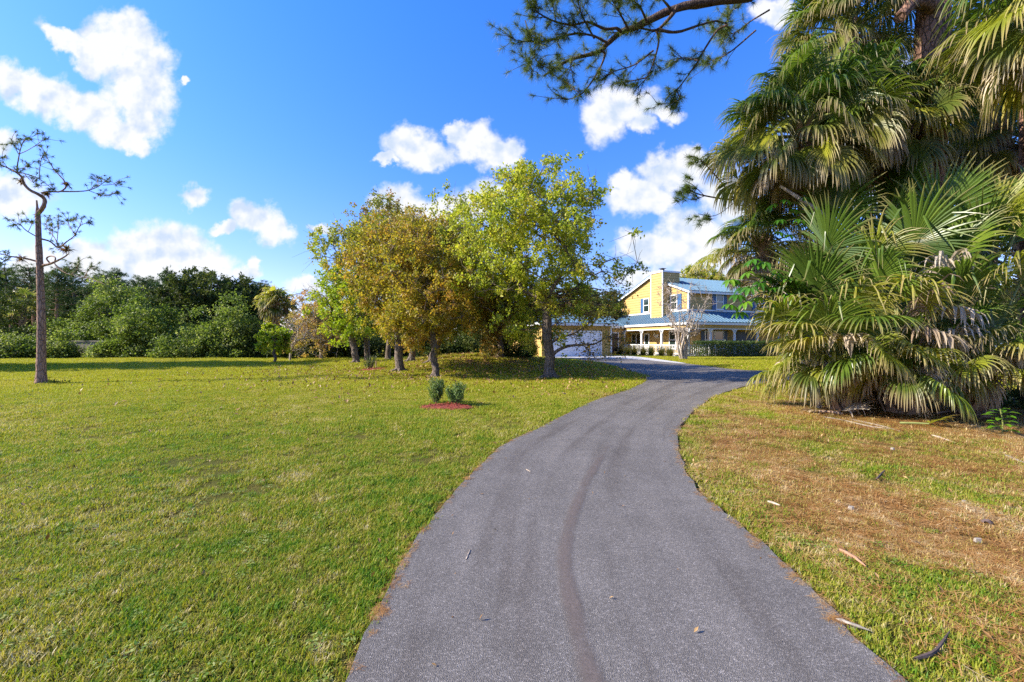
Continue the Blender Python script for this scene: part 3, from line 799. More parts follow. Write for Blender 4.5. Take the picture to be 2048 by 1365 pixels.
def column(s, t):
    mb = MB(); mb.box(s - .08, s + .08, t - .08, t + .08, .10, 2.445)
    mb.box(s - .11, s + .11, t - .11, t + .11, .102, .26); mb.box(s - .11, s + .11, t - .11, t + .11, 2.32, 2.443)
    for dx, dy in ((1, 0), (-1, 0), (0, 1), (0, -1)):      # curved brackets
        P = [np.array([s + dx * .082, t + dy * .082, 2.05]), np.array([s + dx * .16, t + dy * .16, 2.22]), np.array([s + dx * .27, t + dy * .27, 2.40]), np.array([s + dx * .27, t + dy * .27, 2.444]), np.array([s + dx * .082, t + dy * .082, 2.444])]
        wv_ = np.array([dy, dx, 0]) * .04
        mb.prism([p_ - wv_ for p_ in P], wv_ * 2)
    mb.build('column', M['white'], house)
CT = [-1.74, 1.6, 4.5, 7.4]; CS = [.85, 3.8, 6.75, 9.7, 12.65]
for t_ in CT: column(-1.74, t_)
for s_ in CS: column(s_, -1.74)
def railing(p0, p1):
    mb = MB(); (s0, t0), (s1, t1) = p0, p1
    al_s = abs(s1 - s0) > abs(t1 - t0); L = abs(s1 - s0) + abs(t1 - t0)
    def bx(u0, u1, hw, z0, z1):
        if al_s: mb.box(s0 + u0, s0 + u1, t0 - hw, t0 + hw, z0, z1)
        else: mb.box(s0 - hw, s0 + hw, t0 + u0, t0 + u1, z0, z1)
    bx(.09, L - .09, .05, .97, 1.04); bx(.09, L - .09, .03, .20, .27)
    k = int((L - .2) / .2)
    for i in range(k): c = .1 + (i + .5) * (L - .2) / k; bx(c - .03, c + .03, .02, .14, .969)
    mb.build('railing', M['white'], house)
for a, b_ in zip(CT[:-1], CT[1:]): railing((-1.74, a), (-1.74, b_))
for a, b_ in zip([-1.74] + CS[:-1], CS): railing((a, -1.74), (b_, -1.74))

def window(wall, pos, u0, u1, z0, z1, mull=1, name='window', glass='glass', rail=True):
    f = MB(); e = .09; o0, o1 = .047, .11
    wbox(f, wall, pos, u0, u0 + e, o0, o1, z0, z1); wbox(f, wall, pos, u1 - e, u1, o0, o1, z0, z1)
    wbox(f, wall, pos, u0 + e, u1 - e, o0, o1, z0, z0 + e); wbox(f, wall, pos, u0 + e, u1 - e, o0, o1, z1 - e, z1)
    zm = (z0 + z1) / 2
    if rail: wbox(f, wall, pos, u0 + e, u1 - e, o0, o1 - .012, zm - .035, zm + .035)
    for k in range(1, mull):
        uc = u0 + (u1 - u0) * k / mull; wbox(f, wall, pos, uc - .08, uc + .08, o0, o1 - .004, z0 + e, z1 - e)
    wbox(f, wall, pos, u0 - .04, u1 + .04, o0, o1 + .04, z0 - .05, z0 - .002)
    fo = f.build(name, M['white'], house)
    gl = MB(); wbox(gl, wall, pos, u0 + .02, u1 - .02, .046, .07, z0 + .02, z1 - .02); gl.build('pane', M[glass], fo)
    return fo
def shutter(wall, pos, u0, u1, z0, z1):
    f = MB(); wbox(f, wall, pos, u0, u1, .047, .075, z0, z1)
    for a, b_ in ((u0, u0 + .05), (u1 - .05, u1)): wbox(f, wall, pos, a, b_, .076, .095, z0, z1)
    z = z0 + .02
    while z < z1 - .05: wbox(f, wall, pos, u0 + .052, u1 - .052, .076, .09, z, z + .045); z += .08
    f.build('shutter', M['shutter'], house)
# upper floor, facing right-front
window('f', 0, 3.30, 4.26, 4.17 + .22, 5.90)
shutter('f', 0, 2.86, 3.27, 4.36, 5.92); shutter('f', 0, 4.29, 4.70, 4.36, 5.92)
window('f', 0, 8.6, 9.56, 4.39, 5.90); shutter('f', 0, 8.16, 8.57, 4.36, 5.92); shutter('f', 0, 9.59, 10.0, 4.36, 5.92)
# upper floor, gable side
window('l', 0, 1.34, 2.30, 4.40, 5.88); shutter('l', 0, .82, 1.30, 4.37, 5.90)
window('l', 0, 5.36, 6.30, 4.40, 5.90); shutter('l', 0, 6.33, 6.75, 4.37, 5.90)
# ground floor
window('f', 0, 1.92, 4.34, .62, 2.36, mull=2)
for a in (1.46, 4.37): 
    f = MB(); wbox(f, 'f', 0, a, a + .42, .047, .08, .55, 2.38); f.build('shutter', M['navy'], house)
window('l', 0, 1.5, 2.45, .62, 2.36)
window('l', 0, 6.75, 8.3, .12, 2.2, mull=2, name='sliding_door', rail=False)
dr = MB(); wbox(dr, 'l', 0, 5.36, 6.18, .047, .09, .11, 2.2); dro = dr.build('door', M['white'], house)
dg = MB(); wbox(dg, 'l', 0, 5.50, 6.04, .091, .10, .9, 2.05); dg.build('pane', M['glass'], dro)
hn = MB(); hn.tube([(-.10, 6.1, 1.05), (-.15, 6.1, 1.05), (-.15, 6.02, 1.05)], .015, 6); hn.build('handle', M['darkmetal'], dro)
dr = MB(); wbox(dr, 'f', 0, 6.06, 8.5, .047, .08, .11, 2.3)
for a in (6.2, 7.4): wbox(dr, 'f', 0, a, a + .95, .081, .10, .25, 1.1); wbox(dr, 'f', 0, a, a + .95, .081, .10, 1.2, 2.15)
dro = dr.build('door', M['navy'], house); dro['label'] = 'dark navy double door behind the palm fronds'
# chimney
ch = MB(); cz = 8.22; ch.box(-.90, -.05, 2.44, 4.06, 2.9, cz); ch.box(-.049, 1.2, 2.46, 4.04, 6.2, cz - .02)
lap(ch, 'l', -.90, lambda z: (2.42, 4.08), 3.4, cz - .12)
z = 3.4
while z < cz - .13:
    for t_, sg in ((2.42, -1), (4.08, 1)):
        V = [(-.90, t_ - sg * -.025, z), (-.05, t_ + sg * .025, z), (-.05, t_, z + .26), (-.90, t_, z + .26)]
        V = [(-.90, t_ + sg * .03, z), (1.2, t_ + sg * .03, z), (1.2, t_ + sg * .005, min(z + .26, cz - .02)), (-.90, t_ + sg * .005, min(z + .26, cz - .02))]
        ch.add(V, [(0, 1, 2, 3)])
    z += .26
cho = ch.build('chimney', M['siding'], house)
ct = MB()
for a, b_ in ((-.955, -.86),):
    ct.box(a, b_, 2.375, 2.46, 3.5, cz - .11); ct.box(a, b_, 4.04, 4.125, 3.5, cz - .11)
ct.box(-1.0, 1.25, 2.32, 4.18, cz - .10, cz + .06); ct.build('chimney_cap', M['white'], cho)
fl = MB(); fl.tube([(-.2, 3.25, cz + .05), (-.2, 3.25, cz + .38)], .2, 12); fl.box(-.46, .06, 2.99, 3.51, cz + .381, cz + .42); fl.build('flue', M['darkmetal'], cho)

# garage wing and link
GS0, GS1, GT0, GT1, GE = -14.3, -7.38, 1.67, 8.6, 2.85
gw = MB(); gw.box(GS0, GS1, GT0 + .02, GT1, -.3, GE); lap(gw, 'f', GT0, lambda z: (GS0, -13.55), .02, GE); lap(gw, 'f', GT0, lambda z: (-8.48, GS1), .02, GE); lap(gw, 'f', GT0, lambda z: (-13.55, -8.48), 2.22, GE)
lap(gw, 'l', GS0, lambda z: (GT0, GT1), .02, GE)
gw.build('garage_wall', M['siding'], house)
gt = MB(); wbox(gt, 'f', GT0, -13.62, -13.5, .046, .09, 0, 2.16); wbox(gt, 'f', GT0, -8.55, -8.43, .046, .09, 0, 2.16); wbox(gt, 'f', GT0, -13.62, -8.43, .046, .09, 2.162, 2.28)
wbox(gt, 'f', GT0, GS1 - .13, GS1 + .03, .046, .07, 0, GE - .05); gt.build('corner_trim', M['white'], house)
gd = MB(); 
for r in range(4):
    z0 = .01 + r * .535; wbox(gd, 'f', GT0, -13.5, -8.55, -.04, .02, z0, z0 + .525)
    for k in range(8):
        u0 = -13.5 + k * .61875 + .06; wbox(gd, 'f', GT0, u0, u0 + .50, .0205, .03, z0 + .08, z0 + .44)
gd.build('garage_door', M['garage_white'], house)
gr = MB(); gz1, ins = 4.2, 3.4; oh2 = .5; ge = GE + .12
a = (GS0 - oh2, GT0 - oh2, ge); b_ = (GS1 + oh2, GT0 - oh2, ge); cc_ = (GS1 + oh2, GT1 + oh2, ge); dd_ = (GS0 - oh2, GT1 + oh2, ge)
tm = (GT0 + GT1) / 2; r0 = (GS0 + ins, tm, gz1); r1 = (GS1 - ins, tm, gz1)
slope_roof(gr, a, b_, r1, r0, .06); slope_roof(gr, cc_, dd_, r0, r1, .06)
slope_roof(gr, dd_, a, r0, tuple(np.array(r0) + [0, .001, 0]), .06); slope_roof(gr, b_, cc_, tuple(np.array(r1) + [0, .001, 0]), r1, .06)
gro = gr.build('garage_roof', M['roof'], house)
gf = MB(); gf.box(GS0 - oh2 + .02, GS1 + oh2 - .02, GT0 - oh2 + .02, GT0 - oh2 + .06, ge - .26, ge - .05); gf.box(GS0 - oh2 + .02, GS0 - oh2 + .06, GT0 - oh2 + .065, GT1, ge - .26, ge - .05); gf.build('fascia', M['white'], gro)
lw = MB(); lw.box(-7.3, -1.75, 7.42, HW, -.3, 2.8); lap(lw, 'f', 7.4, lambda z: (-7.3, -1.75), .02, 2.8); lw.build('wall', M['siding'], house)
lr = MB(); slope_roof(lr, (-7.8, 7.0, 3.0), (-2.06, 7.0, 3.0), (-2.06, 9.5, 4.1), (-7.8, 9.5, 4.1), .06); lro = lr.build('roof', M['roof'], house)
lf = MB(); lf.box(-6.85, -2.1, 7.02, 7.06, 2.74, 2.94); lf.build('fascia', M['white'], lro)
bd = MB(); wbox(bd, 'f', 7.4, -3.45, -2.62, .047, .08, .05, 2.2); bdo = bd.build('door', M['brown'], house)
bt = MB(); wbox(bt, 'f', 7.4, -3.58, -3.46, .047, .1, .03, 2.32); wbox(bt, 'f', 7.4, -2.61, -2.49, .047, .1, .03, 2.32); wbox(bt, 'f', 7.4, -3.459, -2.611, .047, .1, 2.2, 2.32); bt.build('frame', M['white'], bdo)

# horse wall ornament on the porch wall
hp = [(0, .30), (.05, .42), (.16, .50), (.20, .58), (.24, .52), (.30, .44), (.34, .36), (.50, .36), (.62, .38), (.68, .44), (.74, .36), (.70, .26), (.66, .30), (.64, .22), (.70, .12), (.68, 0), (.64, 0), (.64, .10), (.57, .18), (.50, .08), (.44, .02), (.42, .05), (.48, .14), (.50, .22), (.36, .20), (.34, .10), (.28, .02), (.25, .03), (.29, .12), (.29, .20), (.20, .14), (.12, .18), (.12, .21), (.20, .22), (.26, .30), (.20, .38), (.14, .36), (.06, .30), (.02, .26)]
from mathutils.geometry import tessellate_polygon
tri = tessellate_polygon([[Vector((x, y, 0)) for x, y in hp]])
mb = MB(); nh = len(hp)
Vh = [(-.085, 4.78 - x * 1.1, 1.60 + y * 1.2) for x, y in hp]; Vb = [(-.055, b2, c2) for _, b2, c2 in Vh]
mb.add(np.array(Vh + Vb), [tuple(t_) for t_ in tri]); mb.add(np.array(Vh + Vb), [(i, (i + 1) % nh, nh + (i + 1) % nh, nh + i) for i in range(nh)])
ho = mb.build('horse_ornament', simple('ornament_metal', (.80, .78, .72), .6))
ho.location = H0; ho.rotation_euler = (0, 0, HA)
tag(ho, 'pale cut-out metal horse hanging on the yellow porch wall', 'wall ornament')
def hpt(s, t, z=0.0): 
    v_ = Matrix.Rotation(HA, 4, 'Z') @ Vector((s, t, 0)); x, y = H0.x + v_.x, H0.y + v_.y
    return Vector((x, y, gz(x, y) + z))

# ================================================================== BOUNDARY WALL, FENCES
def gw_at(px, Y): x = (px - CX) / F * Y; return Vector((x, Y, gz(x, Y)))
mb = MB(); mb.box(-60, -15, 35.6, 35.8, -.2, 1.55); mb.box(-60, -15, 35.55, 35.85, 1.552, 1.64)
tag(mb.build('boundary_wall', M['beige_wall']), 'low beige masonry wall seen through gaps in the left shrubs', 'wall')

# ================================================================== OAKS ON THE MOUND
def crown_from_px(base, cx, cy, rx, ry, dY=0.0, ky=.9):
    """crown ellipsoid, photo pixels at the depth of the tree -> metres relative to its base"""
    Y = base.y + dY
    c = at(cx, cy, Y) - base
    return (c.x, dY, c.z), (rx / F * Y, rx / F * Y * ky, ry / F * Y)
OAKS = 'young oaks standing together on the grassy mound'
def oak(label, bx, by, cx, cy, rx, ry, tr, leaf, seed, **kw):
    b = on_ground(bx, by); c, r = crown_from_px(b, cx, cy, rx, ry); sp_ = .75 * kw.get('spread', .5)
    r = (r[0] - sp_, r[1] - sp_, r[2] - sp_ * .8); c = (c[0], c[1], c[2] + .25)
    return tree('oak_tree', label, b, c, r, tr, M[leaf], M['oak_bark'], seed, cat='tree', group=OAKS, **kw)
# right-hand big oak: green, open on its lower right where twigs show bare
def dens1(q):
    d = 1.15
    if q[0] > .5 and q[2] < .15: d = .3
    elif q[0] > .0 and q[2] < -.35: d = .9
    elif q[2] < -.5: d = .9
    return d
oak('large green oak nearest the house, sky showing through its open crown', 1100, 757, 1086, 520, 182, 196, .23, 'oak_bright', 11, ncl=210, per=190, L=.125, W=.075, spread=.50, density_fn=dens1, fork=.22, warp=.16)
oak('pale slender trunk oak with yellow-brown leaves, left of the big green oak', 870, 755, 858, 592, 118, 118, .155, 'oak_gold', 12, ncl=120, per=200, L=.12, W=.07, spread=.46, fork=.25, warp=.16)
oak('dark trunked oak with golden leaves in front of the row of trunks', 800, 743, 790, 560, 115, 135, .2, 'oak_gold', 13, ncl=130, per=170, L=.13, W=.08, spread=.55, fork=.2, warp=.2)
oak('lowest oak of the mound, bright green-yellow crown hanging near the lawn', 712, 727, 690, 622, 72, 78, .2, 'bright_leaf', 14, ncl=80, per=130, L=.16, W=.10, spread=.62, fork=.25, warp=.18)
oak('leftmost tall oak, green crown with brown outer twigs above the low bright one', 735, 724, 722, 520, 82, 110, .19, 'oak_green', 15, ncl=110, per=125, L=.16, W=.10, spread=.65, fork=.22)
oak('tall oak with sprigs rising highest on the left of the group', 776, 721, 790, 510, 92, 105, .19, 'oak_mix', 16, ncl=110, per=125, L=.16, W=.10, spread=.65, fork=.2)
oak('oak with rust-brown top leaves behind the golden ones', 822, 724, 858, 515, 90, 92, .19, 'oak_brown', 17, ncl=110, per=125, L=.16, W=.10, spread=.65, fork=.2)
oak('green oak half hidden behind the pale slender trunk', 864, 726, 950, 535, 105, 130, .19, 'oak_green', 18, ncl=95, per=130, L=.16, W=.10, spread=.65, fork=.2)
oak('thin brown oak between the pale trunk and the big green oak', 1000, 716, 1000, 622, 112, 84, .18, 'oak_brown', 19, ncl=120, per=190, L=.15, W=.09, spread=.6, fork=.25)

# the long low limb of the big oak, reaching over the garage door
rng = np.random.default_rng(77)
big = [o for o in bpy.data.objects if o.name == 'oak_tree'][0]; bb = big.location
mb = MB(); lv = MB(); Yb = bb.y
for pl, r0 in (([(1096, 722), (1112, 704), (1135, 693), (1165, 690), (1190, 688), (1212, 676), (1245, 666)], .085), ([(1098, 690), (1115, 678), (1140, 670), (1160, 660), (1185, 640)], .06), ([(1165, 690), (1175, 700), (1182, 712)], .02), ([(1212, 676), (1232, 678), (1252, 684)], .02)):
    P = smooth_path([np.array(at(x, y, Yb - .1 * i) - bb) for i, (x, y) in enumerate(pl)], 5); mb.tube(P, np.linspace(r0, .012, len(P)), 8, rough=.06, rng=rng)
    for q in range(26):
        i = int(len(P) * rng.uniform(.4, .99)); e = P[i] + rng.standard_normal(3) * .32; mb.tube([P[i], (P[i] + e) / 2 + rng.standard_normal(3) * .04, e], [.010, .008, .005], 4, cap=False)
        if q % 3 == 0: leaves(lv, e + rng.standard_normal((22, 3)) * .16, .11, .065, rng, .5)
for q in range(26):        # leaf sprays hanging before the garage roof
    p_ = np.array(at(rng.uniform(1108, 1245), rng.uniform(575, 642), Yb + rng.uniform(-.8, 1.0)) - bb); leaves(lv, p_ + rng.standard_normal((40, 3)) * np.array([.24, .24, .16]), .11, .065, rng, .5)
    o_ = np.array([.1, 0, 3.2 + rng.uniform(-.4, .6)]); mb.tube(smooth_path([o_, (o_ + p_) / 2 + np.array([0, 0, .25]), p_], 4), np.linspace(.03, .006, 9), 5, cap=False)
mb.build('limb', M['oak_bark'], big, smooth=True); lv.build('leaf_sprays', M['oak_brown'], big)
# small young trees on the left of the mound
b = on_ground(551, 726); c, r = crown_from_px(b, 546, 678, 32, 26)
tree('small_tree', 'small round yellow-green tree alone before the hedge', b, c, r, .09, M['bright_leaf'], M['oak_bark'], 31, ncl=60, per=85, L=.15, W=.09, spread=.24, fork=.25, roots=False)
b = on_ground(580, 723); c, r = crown_from_px(b, 590, 668, 38, 44)
tree('small_tree', 'leafless twiggy small tree beside the yellow-green one', b, c, r, .08, M['orange_leaf'], M['pale_bark'], 32, ncl=70, per=7, L=.12, W=.07, spread=.5, fork=.2, tip_r=.012, roots=False)
b = on_ground(642, 719); c, r = crown_from_px(b, 640, 648, 56, 56)
tree('autumn_tree', 'sparse orange-leaved tree behind the low bright oak', b, c, r, .13, M['orange_leaf'], M['pale_bark'], 33, ncl=90, per=70, L=.19, W=.11, spread=.6, fork=.2, tip_r=.012, roots=False)
b = gw_at(622, 39); c, r = crown_from_px(b, 620, 600, 34, 40)
tree('bare_tree', 'leafless pale tree rising beside the cabbage palm crown', b, c, r, .10, M['orange_leaf'], M['pale_bark'], 34, ncl=60, per=0, spread=.5, fork=.25, tip_r=.011, roots=False)

# ================================================================== SHRUBS
def shrub(name, label, base, rad, leaf, seed, n=9000, L=.16, W=.09, clump=.45, group=None, cat='shrub', lump=.25, flat=.0, stems=8, updir=.6):
    rng = np.random.default_rng(seed)
    t = thing(name, label, cat, base, 0, group)
    rad = np.array(rad, float)
    nc = max(14, n // 130)
    d = unit(rng.standard_normal((nc, 3))); d[:, 2] = np.abs(d[:, 2]) * 1.0
    f = rng.uniform(.45, 1, nc) ** .5 * (1 + lump * (np.sin(d[:, 0] * 4.1 + seed) * np.cos(d[:, 1] * 3.7 + seed) + .6 * np.sin(d[:, 2] * 6 + 2 * seed)))
    C = d * f[:, None] * rad
    skirt = rng.random(nc) < .35                       # foliage reaches the ground
    C[skirt, 2] = rng.uniform(.0, .5, skirt.sum()) * rad[2]
    k = rng.integers(0, nc, n)
    P = C[k] + rng.standard_normal((n, 3)) * clump * np.array([.66, .66, .46])
    P[:, 2] = np.abs(P[:, 2])
    bt = np.clip(rng.normal(.5, .18, nc), .05, .95)
    mb = MB(); leaves(mb, P, L, W, rng, updir, np.clip(rng.normal(bt[k], .16), 0, 1), .3)
    mb.build('foliage', leaf, t)
    sm = MB()
    for i in range(stems):
        e = C[rng.integers(0, nc)]
        sm.tube(smooth_path([np.array([e[0] * .15, e[1] * .15, -.1]), e * np.array([.5, .5, .45]), e], 3), np.linspace(.05, .015, 7) * min(1, rad[2] / 2), 5)
    sm.build('stem', M['oak_bark'], t)
    return t
HEDGE = 'big shrubs along the left edge of the lawn'
def bush_px(cx, top, rx, Y, label, leaf='shrub_leaf', seed=0, n=9000, name='shrub', ky=.75, group=HEDGE, **kw):
    b = gw_at(cx, Y); h = at(cx, top, Y).z - b.z
    return shrub(name, label, b, (rx / F * Y, rx / F * Y * ky, h), M[leaf], seed, n, group=group, **kw)
bush_px(22, 672, 62, 34.0, 'low dark shrub at the far left edge in front of the wall', seed=41, n=9000, L=.18, W=.11)
bush_px(40, 592, 66, 38.5, 'dark green shrub with reddish tips behind the pine trunk at far left', 'dark_leaf', seed=42, n=12000, L=.2, W=.12)
bush_px(128, 628, 52, 38.2, 'mid green shrub just right of the tall pine trunk', seed=43, n=10000, L=.19, W=.11)
bush_px(116, 664, 30, 34.4, 'short rounded shrub in front of the masonry wall', seed=44, n=6000, L=.18, W=.11)
bush_px(215, 674, 24, 34.6, 'small low shrub against the wall below the tallest one', seed=50, n=4000, L=.17, W=.1)
bush_px(266, 652, 40, 34.8, 'rounded low shrub at the foot of the tallest one', seed=51, n=8000, L=.18, W=.1)
bush_px(225, 584, 92, 38.8, 'tallest glossy green shrub in the middle of the hedge', seed=45, n=24000, L=.22, W=.12, clump=.5)
bush_px(318, 606, 80, 36.0, 'broad green shrub right of the tallest one', seed=46, n=19000, L=.2, W=.12, clump=.5)
bush_px(392, 648, 62, 34.5, 'low dense shrub under the dark round trees', seed=47, n=11000, L=.18, W=.11)
bush_px(466, 614, 66, 35.5, 'upright bright green shrub left of the cabbage palm', seed=48, n=16000, L=.2, W=.12, clump=.5)
bush_px(520, 662, 46, 35.6, 'small dark shrub below the cabbage palm', 'dark_leaf', seed=49, n=9000, L=.18, W=.1)
for i, (cx, top, rx, Y, lb) in enumerate([(600, 672, 52, 35, 'dark hedge mass left of the orange tree'), (690, 668, 60, 36, 'dark hedge mass behind the low bright oak'), (780, 660, 62, 36, 'dark hedge mass behind the dark trunked oak'),
                                          (866, 664, 60, 36, 'dark hedge mass behind the pale slender trunk'), (945, 668, 55, 36.5, 'dark hedge mass left of the garage')]):
    bush_px(cx, top, rx, Y, lb, 'dark_leaf', seed=60 + i, n=9000, L=.19, W=.11, group='dark shrubs behind the oaks')
b = on_ground(1020, 713.7); shrub('shrub', 'dark shrub at the left end of the garage behind the thin brown oak', b, (1.5, .9, 2.2), M['dark_leaf'], 71, 7000, .11, .065, .3)
b = on_ground(1066, 713.9); shrub('shrub', 'round dark shrub against the garage beside the oak trunk', b, (1.15, .8, 2.3), M['dark_leaf'], 70, 7500, .10, .06, .28)

# ================================================================== TREES BEYOND
b = gw_at(405, 44); c, r = crown_from_px(b, 405, 612, 92, 62)
tree('round_tree', 'wide dark round tree rising behind the hedge, left of the palm', b, c, r, .4, M['dark_leaf'], M['oak_bark'], 81, ncl=150, per=230, L=.26, W=.15, spread=.75, fork=.2, warp=.12, roots=False, inner=.6)
b = gw_at(492, 46); c, r = crown_from_px(b, 486, 612, 46, 52)
tree('round_tree', 'smaller dark tree between the wide round tree and the palm', b, c, r, .3, M['dark_leaf'], M['oak_bark'], 82, ncl=90, per=200, L=.26, W=.15, spread=.7, fork=.2, roots=False, inner=.6)

def pine(name, label, base, h, seed, crown_from=.45, r=.22, rad=2.6, n=40, leaf='far_pine', group=None, needle=.32):
    rng = np.random.default_rng(seed)
    t = thing(name, label, 'pine', base, 0, group)
    mb = MB(); lean = rng.normal(0, .25, 2)
    pts = np.array([[lean[0] * s * s, lean[1] * s * s, h * s - .1] for s in np.linspace(0, 1, 9)])
    mb.tube(pts, r * (1 - .85 * np.linspace(0, 1, 9)) + .02, 8)
    lb = MB()
    for i in range(n):
        s = crown_from + (1 - crown_from) * (i / n) ** .8
        p = np.array([lean[0] * s * s, lean[1] * s * s, h * s - .1])
        az = i * 2.399; ln = rad * (1.05 - .75 * ((s - crown_from) / (1 - crown_from)) ** 1.3) * rng.uniform(.5, 1.1)
        e = p + np.array([math.cos(az) * ln, math.sin(az) * ln, ln * rng.uniform(.05, .5)])
        mid = (p + e) / 2 - np.array([0, 0, .12 * ln])
        path = smooth_path([p, mid, e], 3); mb.tube(path, np.linspace(.05, .015, len(path)), 4, cap=False)
        for q in range(9):
            f = rng.uniform(.45, 1.0); pp = path[min(len(path) - 1, int(f * len(path)))] + rng.standard_normal(3) * .28
            tuft(lb, pp, [math.cos(az), math.sin(az), .5], rng, 26, needle * 1.3, .035, 1.0)
    mb.build('trunk', M['pine_bark'], t, smooth=True); lb.build('crown', M[leaf], t)
    return t
protos = [pine('pine_tree', 'x', (0, 0, 0), 10.5, 90 + i, crown_from=[.4, .5, .35][i], rad=[2.8, 2.4, 3.0][i]) for i in range(3)]
PINES = 'pines of the wood beyond the left hedge'
plist = [(-70, 536, 50, 'pine beyond the hedge, at the left edge of the view'), (-20, 542, 46, 'pine beyond the hedge, second from the left edge'), (25, 536, 52, 'pine beyond the hedge standing left of the tall bare-limbed pine'),
         (70, 536, 48, 'pine beyond the hedge right behind the tall bare-limbed pine'), (112, 545, 46, 'pine beyond the hedge just right of the tall pine trunk'), (155, 534, 54, 'tall pine beyond the hedge under the left cloud bank'),
         (196, 548, 50, 'pine beyond the hedge left of the tallest shrub'), (236, 544, 58, 'far pine showing over the tallest shrub'), (275, 556, 50, 'pine beyond the hedge over the right half of the tallest shrub'),
         (308, 560, 60, 'small far pine left of the dark spire'), (333, 540, 62, 'narrow dark spire-like pine above the broad shrub'), (520, 566, 58, 'far pine peeping over beside the cabbage palm')]
for i, (px, top, Y, lb) in enumerate(plist):
    bpt = gw_at(px, Y); hh = at(px, top, Y).z - bpt.z; s_ = hh / 10.4; pr_ = protos[i % 3]
    if i < 3: o = pr_; o.location = bpt; o.scale = (s_ * 1.15, s_ * 1.15, s_); o['label'] = lb
    else: o = copy_tree(pr_, bpt, i * 1.3, ((.55, .55, 1) if i == 10 else (1.15, 1.15, 1)), lb); o.scale = tuple(s_ * k for k in o.scale)
    o['group'] = PINES
def bg_tree(px, top, rx, Y, label, leaf, seed, name='background_tree', per=170, L=.3, W=.17, low=.35, ncl=90, group='trees far behind', **kw):
    bpt = gw_at(px, Y); h = at(px, top, Y).z - bpt.z; rz = h * (1 - low) / 2
    return tree(name, label, bpt, (0, 0, h - rz), (rx / F * Y, rx / F * Y, rz), .25, M[leaf], M['oak_bark'], seed, ncl=ncl, per=per, L=L, W=W, spread=.8, fork=.2, roots=False, group=group, warp=.15, **kw)
for i, (px_, top_, rx_, Y_) in enumerate([(15, 560, 50, 55), (95, 556, 48, 57), (165, 562, 50, 56), (235, 566, 50, 58), (300, 574, 48, 57), (345, 572, 40, 60)]):
    bg_tree(px_, top_, rx_, Y_, 'dense wood tree below the pines, ' + ['at the far left edge', 'right of the tall pine trunk', 'left of the tallest shrub', 'behind the tallest shrub', 'behind the broad green shrub', 'left of the dark round tree'][i], 'far_pine', 120 + i, per=200, L=.34, W=.2, low=.02, name='wood_tree')
bg_tree(1215, 588, 55, 52, 'dark tree behind the garage roof, left of the yellow gable', 'dark_leaf', 101)
bg_tree(1150, 575, 60, 56, 'dark green tree behind the big green oak', 'shrub_leaf', 102)
bg_tree(1060, 600, 60, 56, 'dark tree beyond the garage, left of the big oak trunk', 'dark_leaf', 103)
bg_tree(1395, 536, 42, 60, 'sunlit olive tree peeping over the blue roof', 'oak_green', 104, low=.5)
bg_tree(1470, 548, 45, 62, 'tree over the blue roof behind the palm crowns', 'oak_green', 105, low=.5)
bg_tree(960, 600, 55, 54, 'background tree beyond the thin brown oak', 'shrub_leaf', 106)
bg_tree(870, 610, 55, 52, 'background tree behind the pale slender trunk', 'dark_leaf', 107)
bg_tree(760, 620, 60, 50, 'background tree behind the golden oaks', 'shrub_leaf', 108)
bg_tree(660, 632, 45, 50, 'background tree behind the orange tree', 'dark_leaf', 109)
bg_tree(1690, 490, 80, 30, 'dense tree behind the clump, hiding the right end of the house', 'dark_leaf', 114, low=.05, per=260)
bg_tree(1820, 440, 90, 27, 'dark tall tree right behind the palmetto clump', 'dark_leaf', 115, low=.05, per=260)
bg_tree(1880, 560, 70, 40, 'dark tree behind the palmetto clump, right of the house', 'dark_leaf', 110, low=.1, per=220)
bg_tree(1990, 585, 60, 46, 'dark tree at the far right beyond the lawn', 'shrub_leaf', 111, low=.22, per=220)
bg_tree(2080, 560, 70, 42, 'dark tree at the right edge beyond the lawn', 'dark_leaf', 112, low=.2, per=220)
bg_tree(1760, 580, 70, 50, 'tree behind the right end of the house', 'dark_leaf', 113, low=.2)
# far wood closing the horizon
rng = np.random.default_rng(7); mb = MB()
fx = np.concatenate([rng.uniform(-150, 170, 700)]); fy = 88 + rng.uniform(-6, 10, 700)
for x, y in zip(fx, fy):
    n = 45; h = rng.uniform(2.5, 7.5)
    P = np.stack([x + rng.normal(0, 1.6, n), y + rng.normal(0, 1.2, n), rng.uniform(.1, 1, n) ** .7 * h], 1)
    leaves(mb, P, .9, .6, rng, .5)
tag(mb.build('far_wood', M['dark_leaf']), kind='stuff')

# cabbage palm beyond the hedge
b = gw_at(553, 34.6)
top = at(553, 606, 34.6) - b
fan_palm('cabbage_palm', 'round headed cabbage palm standing alone above the hedge', b, tuple(top), .17, 201, nf=52, pet=(.75, 1.1), R=(.9, 1.05), droop=.6, dead=10, nseg=20, low_el=-60, kinds=('frond_yellow', 'frond_old', 'frond_dead'))
b = gw_at(46, 41); top = at(46, 608, 41) - b
fan_palm('cabbage_palm', 'greyish palm head just left of the tall pine trunk', b, tuple(top), .17, 202, nf=26, pet=(.8, 1.2), R=(.8, 1.0), droop=.5, dead=0, nseg=18, low_el=-30, kinds=('frond_old', 'frond_old', 'frond_green'))

